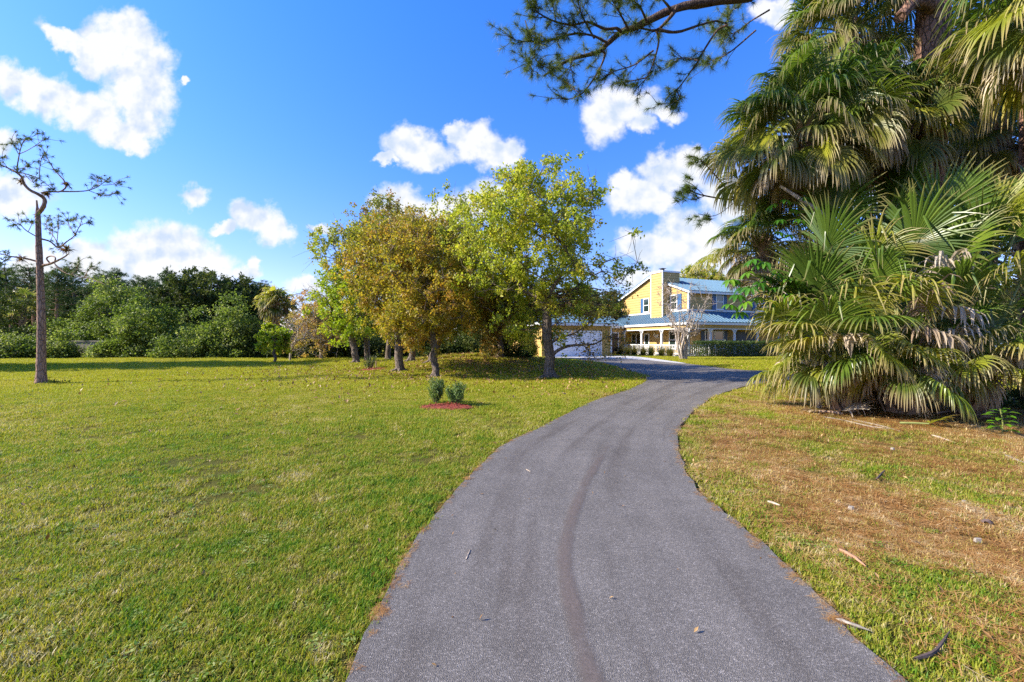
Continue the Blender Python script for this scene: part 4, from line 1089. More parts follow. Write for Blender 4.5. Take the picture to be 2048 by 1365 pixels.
# ================================================================== TALL PINE ON THE LEFT LAWN
bP = on_ground(83, 769); YP = bP.y
rng = np.random.default_rng(301)
tp = thing('pine_tree', 'tall lone pine with broken top and sparse crooked limbs on the left lawn', 'pine', bP)
def zp(zx, zy, dy=0.0): return np.array(at(zx * .4028, 250 + zy * .4028, YP + dy) - bP)
mb = MB(); lb = MB()
tk = [zp(205, 1300), zp(205, 1230), zp(205, 1100), zp(204, 900), zp(198, 730), zp(192, 580), zp(188, 450), zp(182, 375)]
tk = smooth_path(tk, 4); kx = len(tk)
rad_ = np.interp(np.linspace(0, 1, kx), [0, .07, .14, .3, .6, .8, .87, .93, 1], [.22, .175, .15, .13, .10, .082, .072, .034, .022])
mb.tube(tk, rad_, 12, rough=.04, rng=rng)
LIMBS = [  # zoomed photo points, start radius, depth drift
    ([(190, 440), (216, 405), (221, 370), (192, 346), (150, 325), (118, 292), (108, 260), (80, 236), (40, 215), (0, 198)], .10, -.6),
    ([(110, 265), (86, 228), (95, 150), (112, 90), (132, 66)], .035, -.9), ([(95, 150), (75, 115), (58, 92)], .02, -.9), ([(96, 145), (130, 130), (165, 110), (195, 90), (225, 68)], .02, -1.0),
    ([(80, 236), (120, 242), (190, 266), (250, 310), (266, 322)], .03, -.5), ([(195, 266), (197, 225), (203, 180), (215, 150)], .02, -.7),
    ([(205, 340), (250, 331), (300, 331), (330, 300), (298, 254), (270, 225), (240, 175), (222, 140)], .05, .5), ([(300, 331), (385, 331), (440, 325), (490, 305), (545, 262)], .04, .9),
    ([(480, 340), (530, 352), (585, 335)], .02, 1.0), ([(440, 326), (480, 342), (500, 350)], .02, 1.0), ([(490, 305), (484, 275), (495, 262)], .015, 1.0), ([(510, 300), (560, 296), (592, 290)], .018, 1.0),
    ([(120, 242), (150, 275), (185, 298)], .018, -.6), ([(60, 225), (110, 215), (140, 205)], .016, -.9), ([(40, 215), (20, 190), (10, 160)], .016, -.8),
    ([(200, 565), (250, 580), (290, 610), (332, 580), (370, 550), (400, 500), (452, 482)], .045, 1.2), ([(292, 608), (270, 560), (230, 502), (240, 470)], .025, 1.2), ([(282, 590), (288, 520), (290, 452)], .02, 1.0), ([(372, 548), (345, 500), (335, 470)], .018, 1.4), ([(400, 500), (385, 478), (360, 468)], .015, 1.3), ([(250, 580), (262, 540), (255, 500)], .014, 1.0),
    ([(190, 560), (130, 525), (95, 492), (66, 500)], .03, -.7), ([(140, 530), (155, 500), (160, 480)], .015, -.8),
    ([(200, 700), (250, 690), (310, 662), (342, 640)], .075, -.5), ([(250, 690), (232, 665), (250, 652), (275, 660), (272, 690), (300, 720), (350, 745), (450, 765), (540, 800)], .04, -.9), ([(350, 745), (380, 720), (392, 680)], .02, -.8), ([(420, 755), (440, 720), (455, 700)], .018, -.9),
    ([(330, 625), (300, 610), (288, 600)], .03, .6),
    ([(195, 682), (120, 662), (60, 655), (0, 640), (-60, 625)], .05, -.6), ([(60, 655), (30, 670), (0, 690)], .025, -.7)]
for pl, r0, dy in LIMBS:
    n = len(pl); P = smooth_path([zp(x, y, dy * i / (n - 1) + .04 * rng.standard_normal()) for i, (x, y) in enumerate(pl)], 4)
    r0 *= .72; mb.tube(P, np.linspace(r0, max(.008, r0 * .28), len(P)), 7, cap=True, rough=.05, rng=rng)
    if r0 > .032 and len(pl) < 5: continue
    # side twigs with brushes toward the end
    m_ = 8 if r0 < .022 else 12
    for q in range(m_):
        i = int(len(P) * rng.uniform(.5, .99)); p0 = P[min(i, len(P) - 1)]; d = unit(P[min(i, len(P) - 1)] - P[max(0, i - 2)] + 1e-6)
        e = p0 + (d * .5 + rng.standard_normal(3) * .5 + np.array([0, 0, .25])) * rng.uniform(.15, .42)
        mb.tube([p0, (p0 + e) / 2 + rng.standard_normal(3) * .02, e], [.009, .007, .005], 3, cap=False)
        tuft(lb, e, e - p0, rng, 34, .15, .011, .7)
    tuft(lb, P[-1], P[-1] - P[-3], rng, 50, .2, .014, .7)
mb.build('trunk', M['pine_bark'], tp, smooth=True); lb.build('needles', M['pine_needle'], tp)
def rosette(mb, p, rng, n=40, L=.22, w=.02):
    a = unit(rng.standard_normal((n, 3)) + np.array([0, 0, .35])); l = L * rng.uniform(.5, 1.1, (n, 1)); s_ = unit(np.cross(a, rng.standard_normal((n, 3))))
    V = np.stack([p + s_ * w, p - s_ * w, p + a * l * .6 - s_ * w * .7 + np.array([0, 0, .02]), p + a * l * .6 + s_ * w * .7 + np.array([0, 0, .02]), p + a * l + np.array([0, 0, -.03])], 1).reshape(-1, 3)
    i = np.arange(n)[:, None] * 5; tn = np.repeat(rng.random(n), 5)
    mb.add(V, i + np.array([[0, 1, 2, 3]]), tn); mb.add(V, i + np.array([[3, 2, 4]]), tn)
for (zx, zy, L_, lb_) in [(330, 622, .33, 'largest reddish air plant on the lone pine, at the lowest right limb'), (233, 347, .24, 'air plant in the crook at the top of the lone pine'), (106, 284, .17, 'air plant on the upper left limb of the lone pine'), (332, 298, .19, 'air plant on the upper right limb of the lone pine'), (105, 668, .28, 'flat air plant on the lowest left limb of the lone pine'), (186, 452, .16, 'small air plant where the top of the lone pine forks')]:
    p_ = np.array(zp(zx, zy)) + np.array(bP); k = MB(); rosette(k, np.zeros(3), rng, 90, L_, .012)
    o = k.build('air_plant', M['bromeliad'], loc=p_); tag(o, lb_, 'air plant', 'air plants on the lone pine')
# weeds at the foot of the pine
k = MB(); leaves(k, rng.normal(0, 1, (160, 3)) * np.array([.18, .12, .05]) + np.array([0, 0, .07]), .09, .05, rng); o = k.build('weed', M['dark_leaf'], loc=on_ground(108, 770)); tag(o, 'low dark weed at the foot of the lone pine', 'weed')

# the tall trees left of the frame that throw the long shadow band over the lawn
tree('oak_tree', 'big oak at the left border of the lawn throwing the long shadow', (-35.5, 23.2, gz(-35, 23)), (0, 0, 8.2), (4.8, 2.6, 6.2), .4, M['oak_green'], M['oak_bark'], 310, ncl=170, per=300, L=.26, W=.17, spread=.85, fork=.2, roots=False, warp=.1)

# ================================================================== OVERHEAD PINE (right)
YB = 9.6
pb = Vector((10.6, 11.2, gz(10.6, 11.2)))
op = thing('pine_tree', 'big brown-barked pine behind the palms whose limb hangs over the drive', 'pine', pb)
def bp(zx, zy, dy=0.0): return np.array(at(1000 + zx * .3369, zy * .3369, YB + dy) - pb)
rng = np.random.default_rng(401); mb = MB(); lm = MB(); lb = MB()
ptop = at(1868, -260, 10.7) - pb
pm = at(1866, 60, 10.8) - pb
mb.tube(smooth_path([np.array([0, 0, -.2]), np.array([0.02, -.1, 3]), np.array(pm), np.array(ptop), np.array(ptop) + np.array([.2, 0, 5.])], 6), np.linspace(.44, .24, 25), 16, rough=.04, rng=rng)
# the crooked stub beside the trunk
stub = [np.array(at(1880, 30, 10.7) - pb), np.array(at(1850, 5, 10.5) - pb), np.array(at(1825, 6, 10.4) - pb), np.array(at(1800, 35, 10.3) - pb)]
mb.tube(smooth_path(stub, 4), np.linspace(.20, .13, 13), 10, rough=.05, rng=rng)
j0 = np.array(ptop) + np.array([0, 0, .3])
BR = [([(1484, -20), (1250, 12), (1050, 50), (870, 130), (800, 165), (720, 192), (640, 260), (580, 312), (450, 345), (370, 380), (260, 452)], .105, .6, 0),
      ([(1250, 12), (1400, -30), (1484, -60)], .1, .0, 1),
      ([(1050, 50), (1000, 115), (930, 180), (850, 172), (800, 165)], .05, .3, 0),
      ([(720, 190), (690, 170), (620, 172), (520, 132), (430, 150), (330, 130), (250, 92), (205, 55), (170, -10)], .035, -.7, 0),
      ([(600, 300), (622, 322), (600, 392), (542, 490), (480, 562), (400, 590), (345, 565)], .03, .6, 0),
      ([(930, 182), (942, 250), (912, 370), (870, 462), (795, 545)], .03, .5, 0), ([(912, 300), (800, 385), (680, 425), (610, 470)], .02, .6, 0), ([(870, 462), (780, 482), (690, 492)], .016, .7, 0),
      ([(935, 178), (1050, 192), (1180, 152), (1280, 126), (1340, 136), (1372, 72), (1484, -10)], .035, .8, 0),
      ([(1345, 150), (1290, 182), (1222, 282), (1170, 372), (1100, 472), (1050, 540), (1010, 612), (935, 620)], .028, .9, 0), ([(1050, 540), (1065, 590), (1040, 640)], .012, .9, 0), ([(1340, 136), (1350, 170), (1332, 210)], .02, .8, 0),
      ([(1520, 180), (1380, 300), (1290, 352), (1205, 372)], .02, 1.0, 0), ([(1180, 360), (1080, 345), (1010, 385)], .015, .9, 0),
      ([(640, 258), (580, 225), (540, 210), (440, 200), (350, 232), (220, 250), (100, 240), (66, 222)], .028, -.4, 0), ([(218, 250), (200, 330), (240, 385), (290, 405)], .014, -.4, 0), ([(150, 125), (175, 195), (222, 250)], .012, -.4, 0), ([(205, 330), (185, 380), (190, 420)], .01, -.4, 0),
      ([(870, 130), (840, 60), (800, 10), (770, -40)], .03, -.6, 0), ([(760, 170), (700, 60), (650, -20)], .025, -.9, 0), ([(560, 230), (500, 120), (470, 40), (450, -30)], .022, -1.0, 0), ([(1010, 50), (960, -10), (940, -50)], .03, -.6, 0),
      ([(1600, 60), (1484, 130), (1380, 200), (1250, 190)], .02, 1.2, 0), ([(480, 562), (430, 520), (395, 500)], .01, .6, 0), ([(330, 130), (320, 60), (300, -10)], .014, -.7, 0), ([(430, 345), (420, 400), (440, 440)], .01, .6, 0)]
for pl, r0, dy, nt in BR:
    n = len(pl); P = smooth_path([bp(x, y, dy * i / (n - 1)) for i, (x, y) in enumerate(pl)], 5)
    lm.tube(P, np.linspace(r0, max(.006, r0 * .22), len(P)), 8, rough=.06, rng=rng)
    if nt: continue
    dense = 26 if r0 < .04 else 10
    seglen = np.linalg.norm(np.diff(P, axis=0), axis=1).sum()
    for q in range(int(seglen * (14 if dy < .3 else 9)) + 4):
        f = rng.uniform(.3, 1.0); i = min(len(P) - 1, int(len(P) * f)); p0 = P[i]; d = unit(P[i] - P[max(0, i - 2)] + 1e-6)
        e = p0 + (d * .7 + rng.standard_normal(3) * np.array([.55, .55, .5]) + np.array([-.1, 0, .15])) * rng.uniform(.12, .4)
        mid = (p0 + e) / 2 + rng.standard_normal(3) * .03
        lm.tube([p0, mid, e], [.008, .006, .005], 4, cap=False)
        tuft(lb, e, e - mid, rng, int(rng.integers(50, 95)), .20, .006, .8)
        if rng.random() < .55: tuft(lb, mid, e - p0, rng, 30, .17, .0055, .9)
    tuft(lb, P[-1], P[-1] - P[-3], rng, 80, .2, .0055, .8)
# limb joining the trunk high above the frame
lm.tube(smooth_path([np.array(ptop) + np.array([0, 0, -1.0]), np.array(at(1700, -140, 10.3) - pb), np.array(at(1560, -55, 10.0) - pb), bp(1484, -20)], 5), np.linspace(.19, .11, 16), 10, rough=.05, rng=rng)
# lower twigs that poke out left of the palms
for pl, r0 in (([(1560, 395), (1470, 400), (1410, 392), (1385, 384), (1366, 378)], .03), ([(1470, 400), (1430, 350), (1398, 318), (1380, 312)], .022), ([(1410, 392), (1385, 400), (1362, 392)], .012), ([(1410, 393), (1385, 370), (1370, 362)], .01), ([(1430, 352), (1412, 330), (1405, 312)], .01), ([(1470, 405), (1430, 432), (1396, 428)], .01)):
    P = smooth_path([np.array(at(x, y, 11.8) - pb) for x, y in pl], 4); lm.tube(P, np.linspace(r0, .008, len(P)), 6, rough=.05, rng=rng)
    for q in range(9): 
        i = int(len(P) * rng.uniform(.72, 1)); i = min(i, len(P) - 1); e = P[i] + rng.standard_normal(3) * .1; tuft(lb, e, P[-1] - P[-3], rng, 70, .22, .009, .8)
mb.build('trunk', M['plate_bark'], op, smooth=True); lm.build('limbs', M['limb_bark'], op, smooth=True); lb.build('needles', M['pine_needle'], op)

# ================================================================== PALMS ON THE RIGHT
def tall_palm(label, bpx, bY, cpx, cpy, cY, seed, r=.17, mid=None, **kw):
    x = (bpx - CX) / F * bY; b = Vector((x, bY, gz(x, bY)))
    top = at(cpx, cpy, cY) - b
    return fan_palm('cabbage_palm', label, b, tuple(top), r, seed, mid=None if mid is None else tuple(at(*mid) - b), group='cabbage palms beside the drive', **kw)
tall_palm('cabbage palm with the big drooping head against the blue sky', 1745, 10.9, 1600, 262, 10.6, 501, mid=(1655, 480, 10.8), nf=84, pet=(.9, 1.9), R=(.85, 1.1), droop=.85, dead=14, low_el=-60)
tall_palm('cabbage palm whose head fills the middle, right of the big drooping one', 1860, 11.6, 1745, 235, 11.3, 502, mid=(1800, 500, 11.5), nf=70, pet=(.9, 1.7), R=(.85, 1.1), droop=.8, dead=12, low_el=-65)
tall_palm('short cabbage palm low on the left with a grey skirt of dead fronds', 1650, 12.3, 1520, 490, 12.2, 503, r=.15, mid=(1560, 590, 12.3), nf=36, pet=(.7, 1.3), R=(.75, .95), droop=.8, dead=22, low_el=-40)
tall_palm('tall cabbage palm with its head at the top of the view beside the pine trunk', 1900, 12.4, 1690, 60, 12.2, 504, mid=(1830, 400, 12.3), nf=60, pet=(.9, 1.6), R=(.9, 1.1), droop=.8, dead=4, low_el=-45)
tall_palm('near cabbage palm at the right edge with long tan-tipped fronds hanging in', 2270, 8.6, 2140, -20, 8.3, 505, mid=(2200, 400, 8.5), nf=40, pet=(1.0, 1.4), R=(1.1, 1.35), droop=.9, dead=6, low_el=-70)
tall_palm('shaded cabbage palm deep in the thicket at the right edge', 2080, 12.6, 1990, 250, 12.4, 506, mid=(2050, 500, 12.5), nf=44, pet=(1.0, 1.5), R=(1.0, 1.2), droop=.9, dead=16, low_el=-70, kinds=('frond_green', 'frond_old', 'frond_old'))

# vine thicket that closes the gap behind the palms
b = gw_at(1960, 15.5); c, r = crown_from_px(b, 1985, 260, 190, 330)
tree('vine_covered_tree', 'dark leafy tree smothered in vines behind the palms at the right edge', b, c, r, .3, M['dark_leaf'], M['oak_bark'], 511, ncl=200, per=260, L=.14, W=.09, spread=.6, fork=.2, roots=False, inner=.3, warp=.1)

# low palmettos without trunk
def palmetto(label, px, Y, top_h, seed, hubs, lean=(0, 0), dead=(), **kw):
    rng = np.random.default_rng(seed)
    x = (px - CX) / F * Y; b = Vector((x, Y, gz(x, Y)))
    t = thing('palmetto', label, 'palmetto', b, 0, 'trunkless palmettos in the clump beside the drive')
    P = np.array([lean[0], lean[1], top_h])
    palm_trunk([np.array([0, 0, -.1]), P * np.array([.4, .4, .55]), P], .2, rng, t, True)
    for (hx, hy, hY, R, dr, k) in hubs:
        if hx < 1620: hx += 28
        R *= 1.02 if k == 'frond_green' else .88; dr = dr + .03
        H = np.array(at(hx, hy, hY) - b); s_ = P + rng.normal(0, .08, 3) - np.array([0, 0, .15])
        if k == 'frond_dead': frond(s_, H, R, rng, dr, 3.2, 34, .5, k, t, curl=.25, name='dead_frond', pet_r=.014, up=.2)
        else: frond(s_, H, R, rng, dr, rng.uniform(4.0, 4.9), 54, .22, k, t, curl=.03, pet_r=.015, up=.28, kinkp=.10 if k == 'frond_green' else .35)
    for i in range(24):                                   # the rest of the rosette
        el = math.radians(rng.uniform(-12, 62)); az = i * 2.399 + rng.normal(0, .2); pl = rng.uniform(.7, 1.45)
        H = P + np.array([math.cos(az) * math.cos(el), math.sin(az) * math.cos(el), math.sin(el)]) * pl
        k = 'frond_green' if el > .7 else ('frond_old', 'frond_yellow', 'frond_green')[int(rng.integers(0, 3))]
        frond(P - np.array([0, 0, .2]), H, rng.uniform(.72, .98), rng, .3 + 1.2 * max(0, (1.0 - el)), rng.uniform(3.7, 4.6), 50, .25, k, t, curl=.04, pet_r=.014, up=.3)
    for i in range(14):                                   # dead skirt round the stem
        el = math.radians(rng.uniform(-35, 15)); az = i * 2.399 + 1; pl = rng.uniform(.45, .85)
        H = P + np.array([math.cos(az) * math.cos(el), math.sin(az) * math.cos(el), math.sin(el)]) * pl
        frond(P - np.array([0, 0, .25]), H, rng.uniform(.65, .85), rng, 1.6, 3.2, 30, .5, 'frond_dead' if i % 3 else 'frond_yellow', t, curl=.22, name='dead_frond' if i % 3 else 'frond', pet_r=.013, up=.1)
    return t
G_, Y_, D_, O_ = 'frond_green', 'frond_yellow', 'frond_dead', 'frond_old'
palmetto('left palmetto of the clump, fronds spreading over the drive', 1690, 9.5, .95, 521, [
    (1655, 505, 9.2, 1.25, .10, G_), (1640, 585, 8.8, 1.2, .12, G_), (1560, 590, 9.3, 1.1, .15, G_), (1545, 640, 9.0, 1.1, .6, Y_), (1530, 600, 9.5, 1.1, .4, O_), (1590, 620, 9.2, 1.1, .5, G_), (1570, 700, 9.3, .9, .8, Y_), (1625, 560, 9.5, 1.15, .15, G_), (1670, 430, 9.9, 1.2, .08, G_), (1580, 660, 8.9, 1.15, .45, Y_), (1655, 655, 8.4, 1.1, .35, G_), (1680, 545, 9.9, 1.2, .2, G_),
    (1560, 650, 9.8, 1.0, .5, Y_), (1610, 690, 8.8, .95, .75, Y_), (1700, 480, 10.0, 1.2, .1, G_), (1600, 545, 10.1, 1.1, .2, O_), (1715, 610, 8.5, 1.05, .5, Y_), (1545, 610, 10.2, 1.0, .4, Y_), (1640, 700, 9.6, .9, .8, O_), (1700, 690, 8.6, .9, .8, D_), (1745, 520, 9.0, 1.15, .35, Y_)])
palmetto('middle palmetto of the clump, tallest upright fronds', 1800, 9.2, 1.0, 522, [
    (1830, 490, 8.9, 1.25, .10, G_), (1760, 560, 8.5, 1.2, .25, G_), (1875, 440, 9.4, 1.3, .08, G_), (1780, 470, 9.8, 1.2, .1, G_), (1740, 640, 8.1, 1.1, .5, G_), (1825, 600, 8.2, 1.1, .55, Y_), (1770, 705, 8.0, .95, .75, Y_), (1830, 700, 8.2, .95, .8, Y_),
    (1900, 530, 8.8, 1.2, .3, G_), (1870, 620, 8.2, 1.0, 1.0, D_), (1890, 560, 8.6, 1.0, 1.1, D_), (1850, 680, 8.5, .95, 1.1, D_), (1720, 560, 9.7, 1.1, .3, O_), (1790, 620, 9.6, 1.1, .4, O_), (1905, 690, 8.5, .9, 1.3, D_), (1840, 540, 9.8, 1.2, .2, G_), (1860, 730, 8.6, .85, 1.2, D_), (1800, 730, 8.9, .8, 1.2, O_)])
palmetto('right palmetto of the clump, bright fronds hanging at the right edge', 1945, 9.0, 1.1, 523, [
    (1960, 500, 8.8, 1.25, .15, G_), (2030, 470, 8.6, 1.3, .12, G_), (2010, 560, 8.2, 1.2, .6, Y_), (2080, 540, 8.6, 1.2, .4, Y_), (1925, 590, 8.4, 1.1, .4, G_), (1935, 725, 8.1, .85, .55, Y_), (1960, 430, 9.4, 1.25, .1, G_), (2060, 390, 9.3, 1.3, .1, G_), (1900, 640, 8.6, 1.0, 1.2, D_),
    (1980, 600, 9.5, 1.1, .6, O_), (1920, 520, 9.6, 1.2, .2, G_), (2100, 470, 9.0, 1.25, .3, G_), (1890, 700, 8.8, .95, 1.2, D_), (2000, 430, 8.9, 1.2, .2, Y_), (1965, 700, 9.3, .8, .9, O_)])
palmetto('back palmetto of the clump, half hidden behind the others', 1760, 10.4, 1.3, 524, [
    (1700, 430, 10.4, 1.2, .15, G_), (1800, 400, 10.5, 1.25, .1, G_), (1870, 470, 10.6, 1.2, .2, G_), (1760, 500, 10.2, 1.2, .3, O_), (1930, 470, 10.3, 1.2, .3, O_), (1640, 540, 10.6, 1.1, .4, O_), (1830, 640, 10.3, 1.0, .9, O_), (1900, 600, 10.4, 1.1, .7, O_), (1700, 640, 10.6, 1.0, .9, D_), (1760, 700, 10.2, .9, 1.0, D_)])

# umbrella tree with glossy leaflets
rng = np.random.default_rng(541)
b = gw_at(1640, 9.9); ut = thing('umbrella_tree', 'umbrella tree with glossy light green leaflets between the house and the palms', 'tree', b)
mb = MB(); lb = MB()
def ub(px, py, Y): return np.array(at(px, py, Y) - b)
mb.tube(smooth_path([np.array([0, 0, -.1]), ub(1625, 720, 9.8), ub(1575, 640, 9.6), ub(1540, 575, 9.4)], 5), np.linspace(.05, .025, 16), 7)
mb.tube(smooth_path([ub(1745, 560, 11.0), ub(1700, 480, 10.4), ub(1650, 432, 9.9), ub(1600, 398, 9.8), ub(1560, 372, 9.9)], 5), np.linspace(.065, .03, 21), 8, rough=.05, rng=rng)
def umbrella_leaf(p, d, k=8, L=.30):
    d = unit(np.array(d, float)); s_ = unit(np.cross(d, rng.standard_normal(3))); t_ = np.cross(d, s_); tn = np.clip(rng.normal(.55, .2), 0, 1)
    for i in range(k):
        a = i / k * 2 * PI; o_ = s_ * math.cos(a) + t_ * math.sin(a); wv_ = unit(np.cross(d, o_)); l = L * rng.uniform(.8, 1.1)
        q = [p + o_ * .05]; hw = [.012]
        for f, w_ in ((.3, .045), (.6, .052), (.85, .035), (1.0, .004)):
            q.append(p + o_ * (l * f) * (1 - .25 * f) + np.array([0, 0, -.55 * l * f * f])); hw.append(w_ * l / .3)
        V = []
        for c_, h_ in zip(q, hw): V += [c_ - wv_ * h_ + d * h_ * .3, c_, c_ + wv_ * h_ + d * h_ * .3]
        f_ = []
        for r_ in range(4): f_ += [(r_ * 3, r_ * 3 + 1, r_ * 3 + 4, r_ * 3 + 3), (r_ * 3 + 1, r_ * 3 + 2, r_ * 3 + 5, r_ * 3 + 4)]
        lb.add(np.array(V), f_, np.full(15, np.clip(tn + rng.normal(0, .12), 0, 1)))
hubs = [(1470, 560), (1495, 545), (1520, 530), (1500, 575), (1475, 590), (1535, 555), (1460, 610), (1490, 605), (1545, 575), (1515, 595), (1440 + 20, 540 + 20), (1530, 525), (1555, 545), (1505, 520), (1550, 610), (1580, 560), (1575, 590), (1520, 565), (1480, 625), (1485, 575)]
for hx, hy in hubs:
    Yh = rng.uniform(8.7, 9.6); p = ub(hx, hy, Yh); p0 = ub(1545 + rng.uniform(-15, 15), 585, 9.4)
    mb.tube(smooth_path([p0, (p0 + p) / 2 + np.array([0, 0, .1]), p], 3), [.012] * 3 + [.009] * 4, 5, cap=False)
    umbrella_leaf(p, [rng.normal(0, .25) - .1, rng.normal(0, .25) - .35, 1.0], int(rng.integers(7, 10)), .25)
for hx, hy in ((1560, 440), (1590, 420), (1570, 400), (1600, 440), (1545, 410), (1580, 470), (1610, 395), (1560, 465)):
    p = ub(hx, hy, 9.8 + rng.uniform(-.2, .3)); umbrella_leaf(p, [rng.normal(0, .3), -.3, 1], 7, .2)
mb.build('stem', M['pale_bark'], ut, smooth=True); lb.build('leaves', M['glossy_leaf'], ut)

# ================================================================== PLANTS ROUND THE HOUSE
p_ = hpt(3.6, -2.85)
hd = thing('hedge', 'clipped dark green hedge in front of the porch on the right', 'hedge', p_, HA)
rng = np.random.default_rng(601); n = 15000
q = rng.uniform(-1, 1, (n, 3)); face = rng.integers(0, 3, n); 
P = q * np.array([5.6, .5, .62]); 
P[face == 0, 1] = np.sign(q[face == 0, 1]) * .5; P[face == 1, 2] = .62; P += rng.normal(0, .05, (n, 3)); P[:, 2] = np.abs(P[:, 2] + .66) + .02
mb = MB(); leaves(mb, P, .11, .06, rng, .4); mb.build('foliage', M['hedge_leaf'], hd)
mb = MB()
for i in range(24): x = -5.3 + i * .46; mb.tube([(x, 0, -.05), (x + rng.normal(0, .05), rng.normal(0, .05), .6), (x + rng.normal(0, .1), rng.normal(0, .1), 1.15)], [.02, .015, .008], 5)
mb.build('stem', M['oak_bark'], hd)
def strap(label, pos, seed, n=240, L=.75, group='strappy grass plants along the porch rail'):
    rng = np.random.default_rng(seed); mb = MB()
    az = rng.uniform(0, 2 * PI, n); l = L * rng.uniform(.6, 1.15, n); lean = rng.uniform(.15, .85, n)
    o_ = rng.normal(0, .10, (n, 2))
    for i in range(n):
        d = np.array([math.cos(az[i]), math.sin(az[i]), 0]); s_ = np.array([-d[1], d[0], 0]) * .014
        V = []
        for f in (0, .35, .7, 1): 
            c_ = np.array([o_[i, 0], o_[i, 1], 0]) + d * l[i] * lean[i] * f + np.array([0, 0, l[i] * (f * 1.15 - lean[i] * .75 * f * f)])
            V += [c_ - s_ * (1 - .85 * f), c_ + s_ * (1 - .85 * f)]
        mb.add(np.array(V), [(0, 1, 3, 2), (2, 3, 5, 4), (4, 5, 7, 6)], np.full(8, rng.beta(2, 2)))
    return tag(mb.build('strap_plant', M['strap_leaf'], loc=pos), label, 'plant', group)
ns = ['at the far end by the garage', 'second from the garage end', 'third from the garage end', 'in the middle of the rail', 'just past the middle toward the corner', 'third from the porch corner', 'second from the porch corner', 'at the porch corner beside the bare tree']
for i, t_ in enumerate(np.linspace(7.0, -1.9, 8)): strap('arching strap-leaved plant under the porch rail, ' + ns[i], hpt(-2.65 + .15 * math.sin(i * 3), t_), 620 + i, 340, 1.05)
# bare crape myrtle at the porch corner
b = on_ground(1366, 720.5); rng = np.random.default_rng(640)
cm = thing('crape_myrtle', 'leafless pale crape myrtle with a gnarled trunk before the porch corner', 'tree', b)
Yc = b.y; sc_ = Yc / F
mb = MB()
def cp(px, py, dy=0.0): return np.array(at(px, py, Yc + dy) - b)
mb.tube(smooth_path([np.array([0, 0, -.1]), cp(1367, 700), cp(1364, 680), cp(1366, 662)], 4), np.linspace(.16, .06, 13), 10, rough=.09, rng=rng)
for k_ in range(7):
    a_ = k_ * .9; P_ = [np.array([.1 * math.cos(a_), .08 * math.sin(a_), -.05]), cp(1364 + 9 * math.cos(a_), 700, .2 * math.sin(a_)), cp(1366 + 14 * math.cos(a_ + .4), 672, .3 * math.sin(a_)), cp(1367 + 20 * math.cos(a_ + .2), 645, .5 * math.sin(a_)), cp(1366 + 34 * math.cos(a_), 610, .9 * math.sin(a_))]
    mb.tube(smooth_path(P_, 4), np.linspace(.085, .02, 17), 6, rough=.1, rng=rng)
mb.tube(smooth_path([cp(1372, 719), cp(1374, 700), cp(1373, 675), cp(1376, 655)], 4), np.linspace(.085, .04, 13), 8, rough=.09, rng=rng)
roots_ = [np.array([0, 0, .1]), cp(1366, 700), cp(1365, 680), cp(1367, 660)]
tg = []
for i in range(230):
    a = rng.uniform(0, 2 * PI); rr = rng.uniform(.1, 1) ** .6; zt = rng.uniform(1.7, 5.6)
    k_ = .5 + 2.0 * rr * min(1, (zt - 1) / 3)
    tg.append(np.array([math.cos(a) * k_ * .9 + .2, math.sin(a) * k_ * .7, zt]))
nodes, par, tips = skeleton(roots_, tg, rng, .5, up=-.1, bend=.16)
branch_mesh(mb, nodes, par, .013, .10, 5, 2.6)
for tpi in tips:
    for q in range(3):
        e = nodes[tpi] + rng.standard_normal(3) * .3 + np.array([0, 0, .15]); mb.tube([nodes[tpi], (e + nodes[tpi]) / 2 + rng.standard_normal(3) * .04, e], [.009, .007, .005], 3, cap=False)
mb.build('trunk', M['pale_bark'], cm, smooth=True)

# ================================================================== SMALL BEDS
mulch = simple('red_mulch', (.26, .045, .022), .9, var=.5, vscale=60, bump=1.0, bscale=70)
def mulch_bed(label, c, rx, ry, seed):
    rng = np.random.default_rng(seed); mb = MB(); n = 40; rings = []
    for k, f in enumerate((0, .4, .75, .93, 1.0)):
        a = np.arange(n) / n * 2 * PI; w_ = f * (1 + .05 * np.sin(a * 3 + seed) + .03 * rng.standard_normal(n))
        h = np.array([.085, .08, .06, .03, -.02])[k] + (rng.normal(0, .008, n) if k < 4 else 0)
        x = c.x + np.cos(a) * rx * w_; y = c.y + np.sin(a) * ry * w_
        rings.append(np.stack([x, y, g(x, y) + h], 1))
    V = np.concatenate(rings); fs_ = []
    for k in range(4):
        for i in range(n): fs_.append((k * n + i, k * n + (i + 1) % n, (k + 1) * n + (i + 1) % n, (k + 1) * n + i))
    mb.add(V, fs_)
    # loose chips
    m_ = 900; a = rng.uniform(0, 2 * PI, m_); rr = np.sqrt(rng.uniform(0, 1.45, m_)); x = c.x + np.cos(a) * rx * rr; y = c.y + np.sin(a) * ry * rr
    P = np.stack([x, y, g(x, y) + .085 * (1 - rr ** 2).clip(0, 1) + .012], 1); leaves(mb, P, .06, .018, rng, 3.0, fold=.1)
    return tag(mb.build('mulch_bed', mulch), label, 'mulch bed', 'red mulch beds')
cb = on_ground(892, 817); mulch_bed('red mulch ring around the two small shrubs on the lawn', cb, .68, .42, 3)
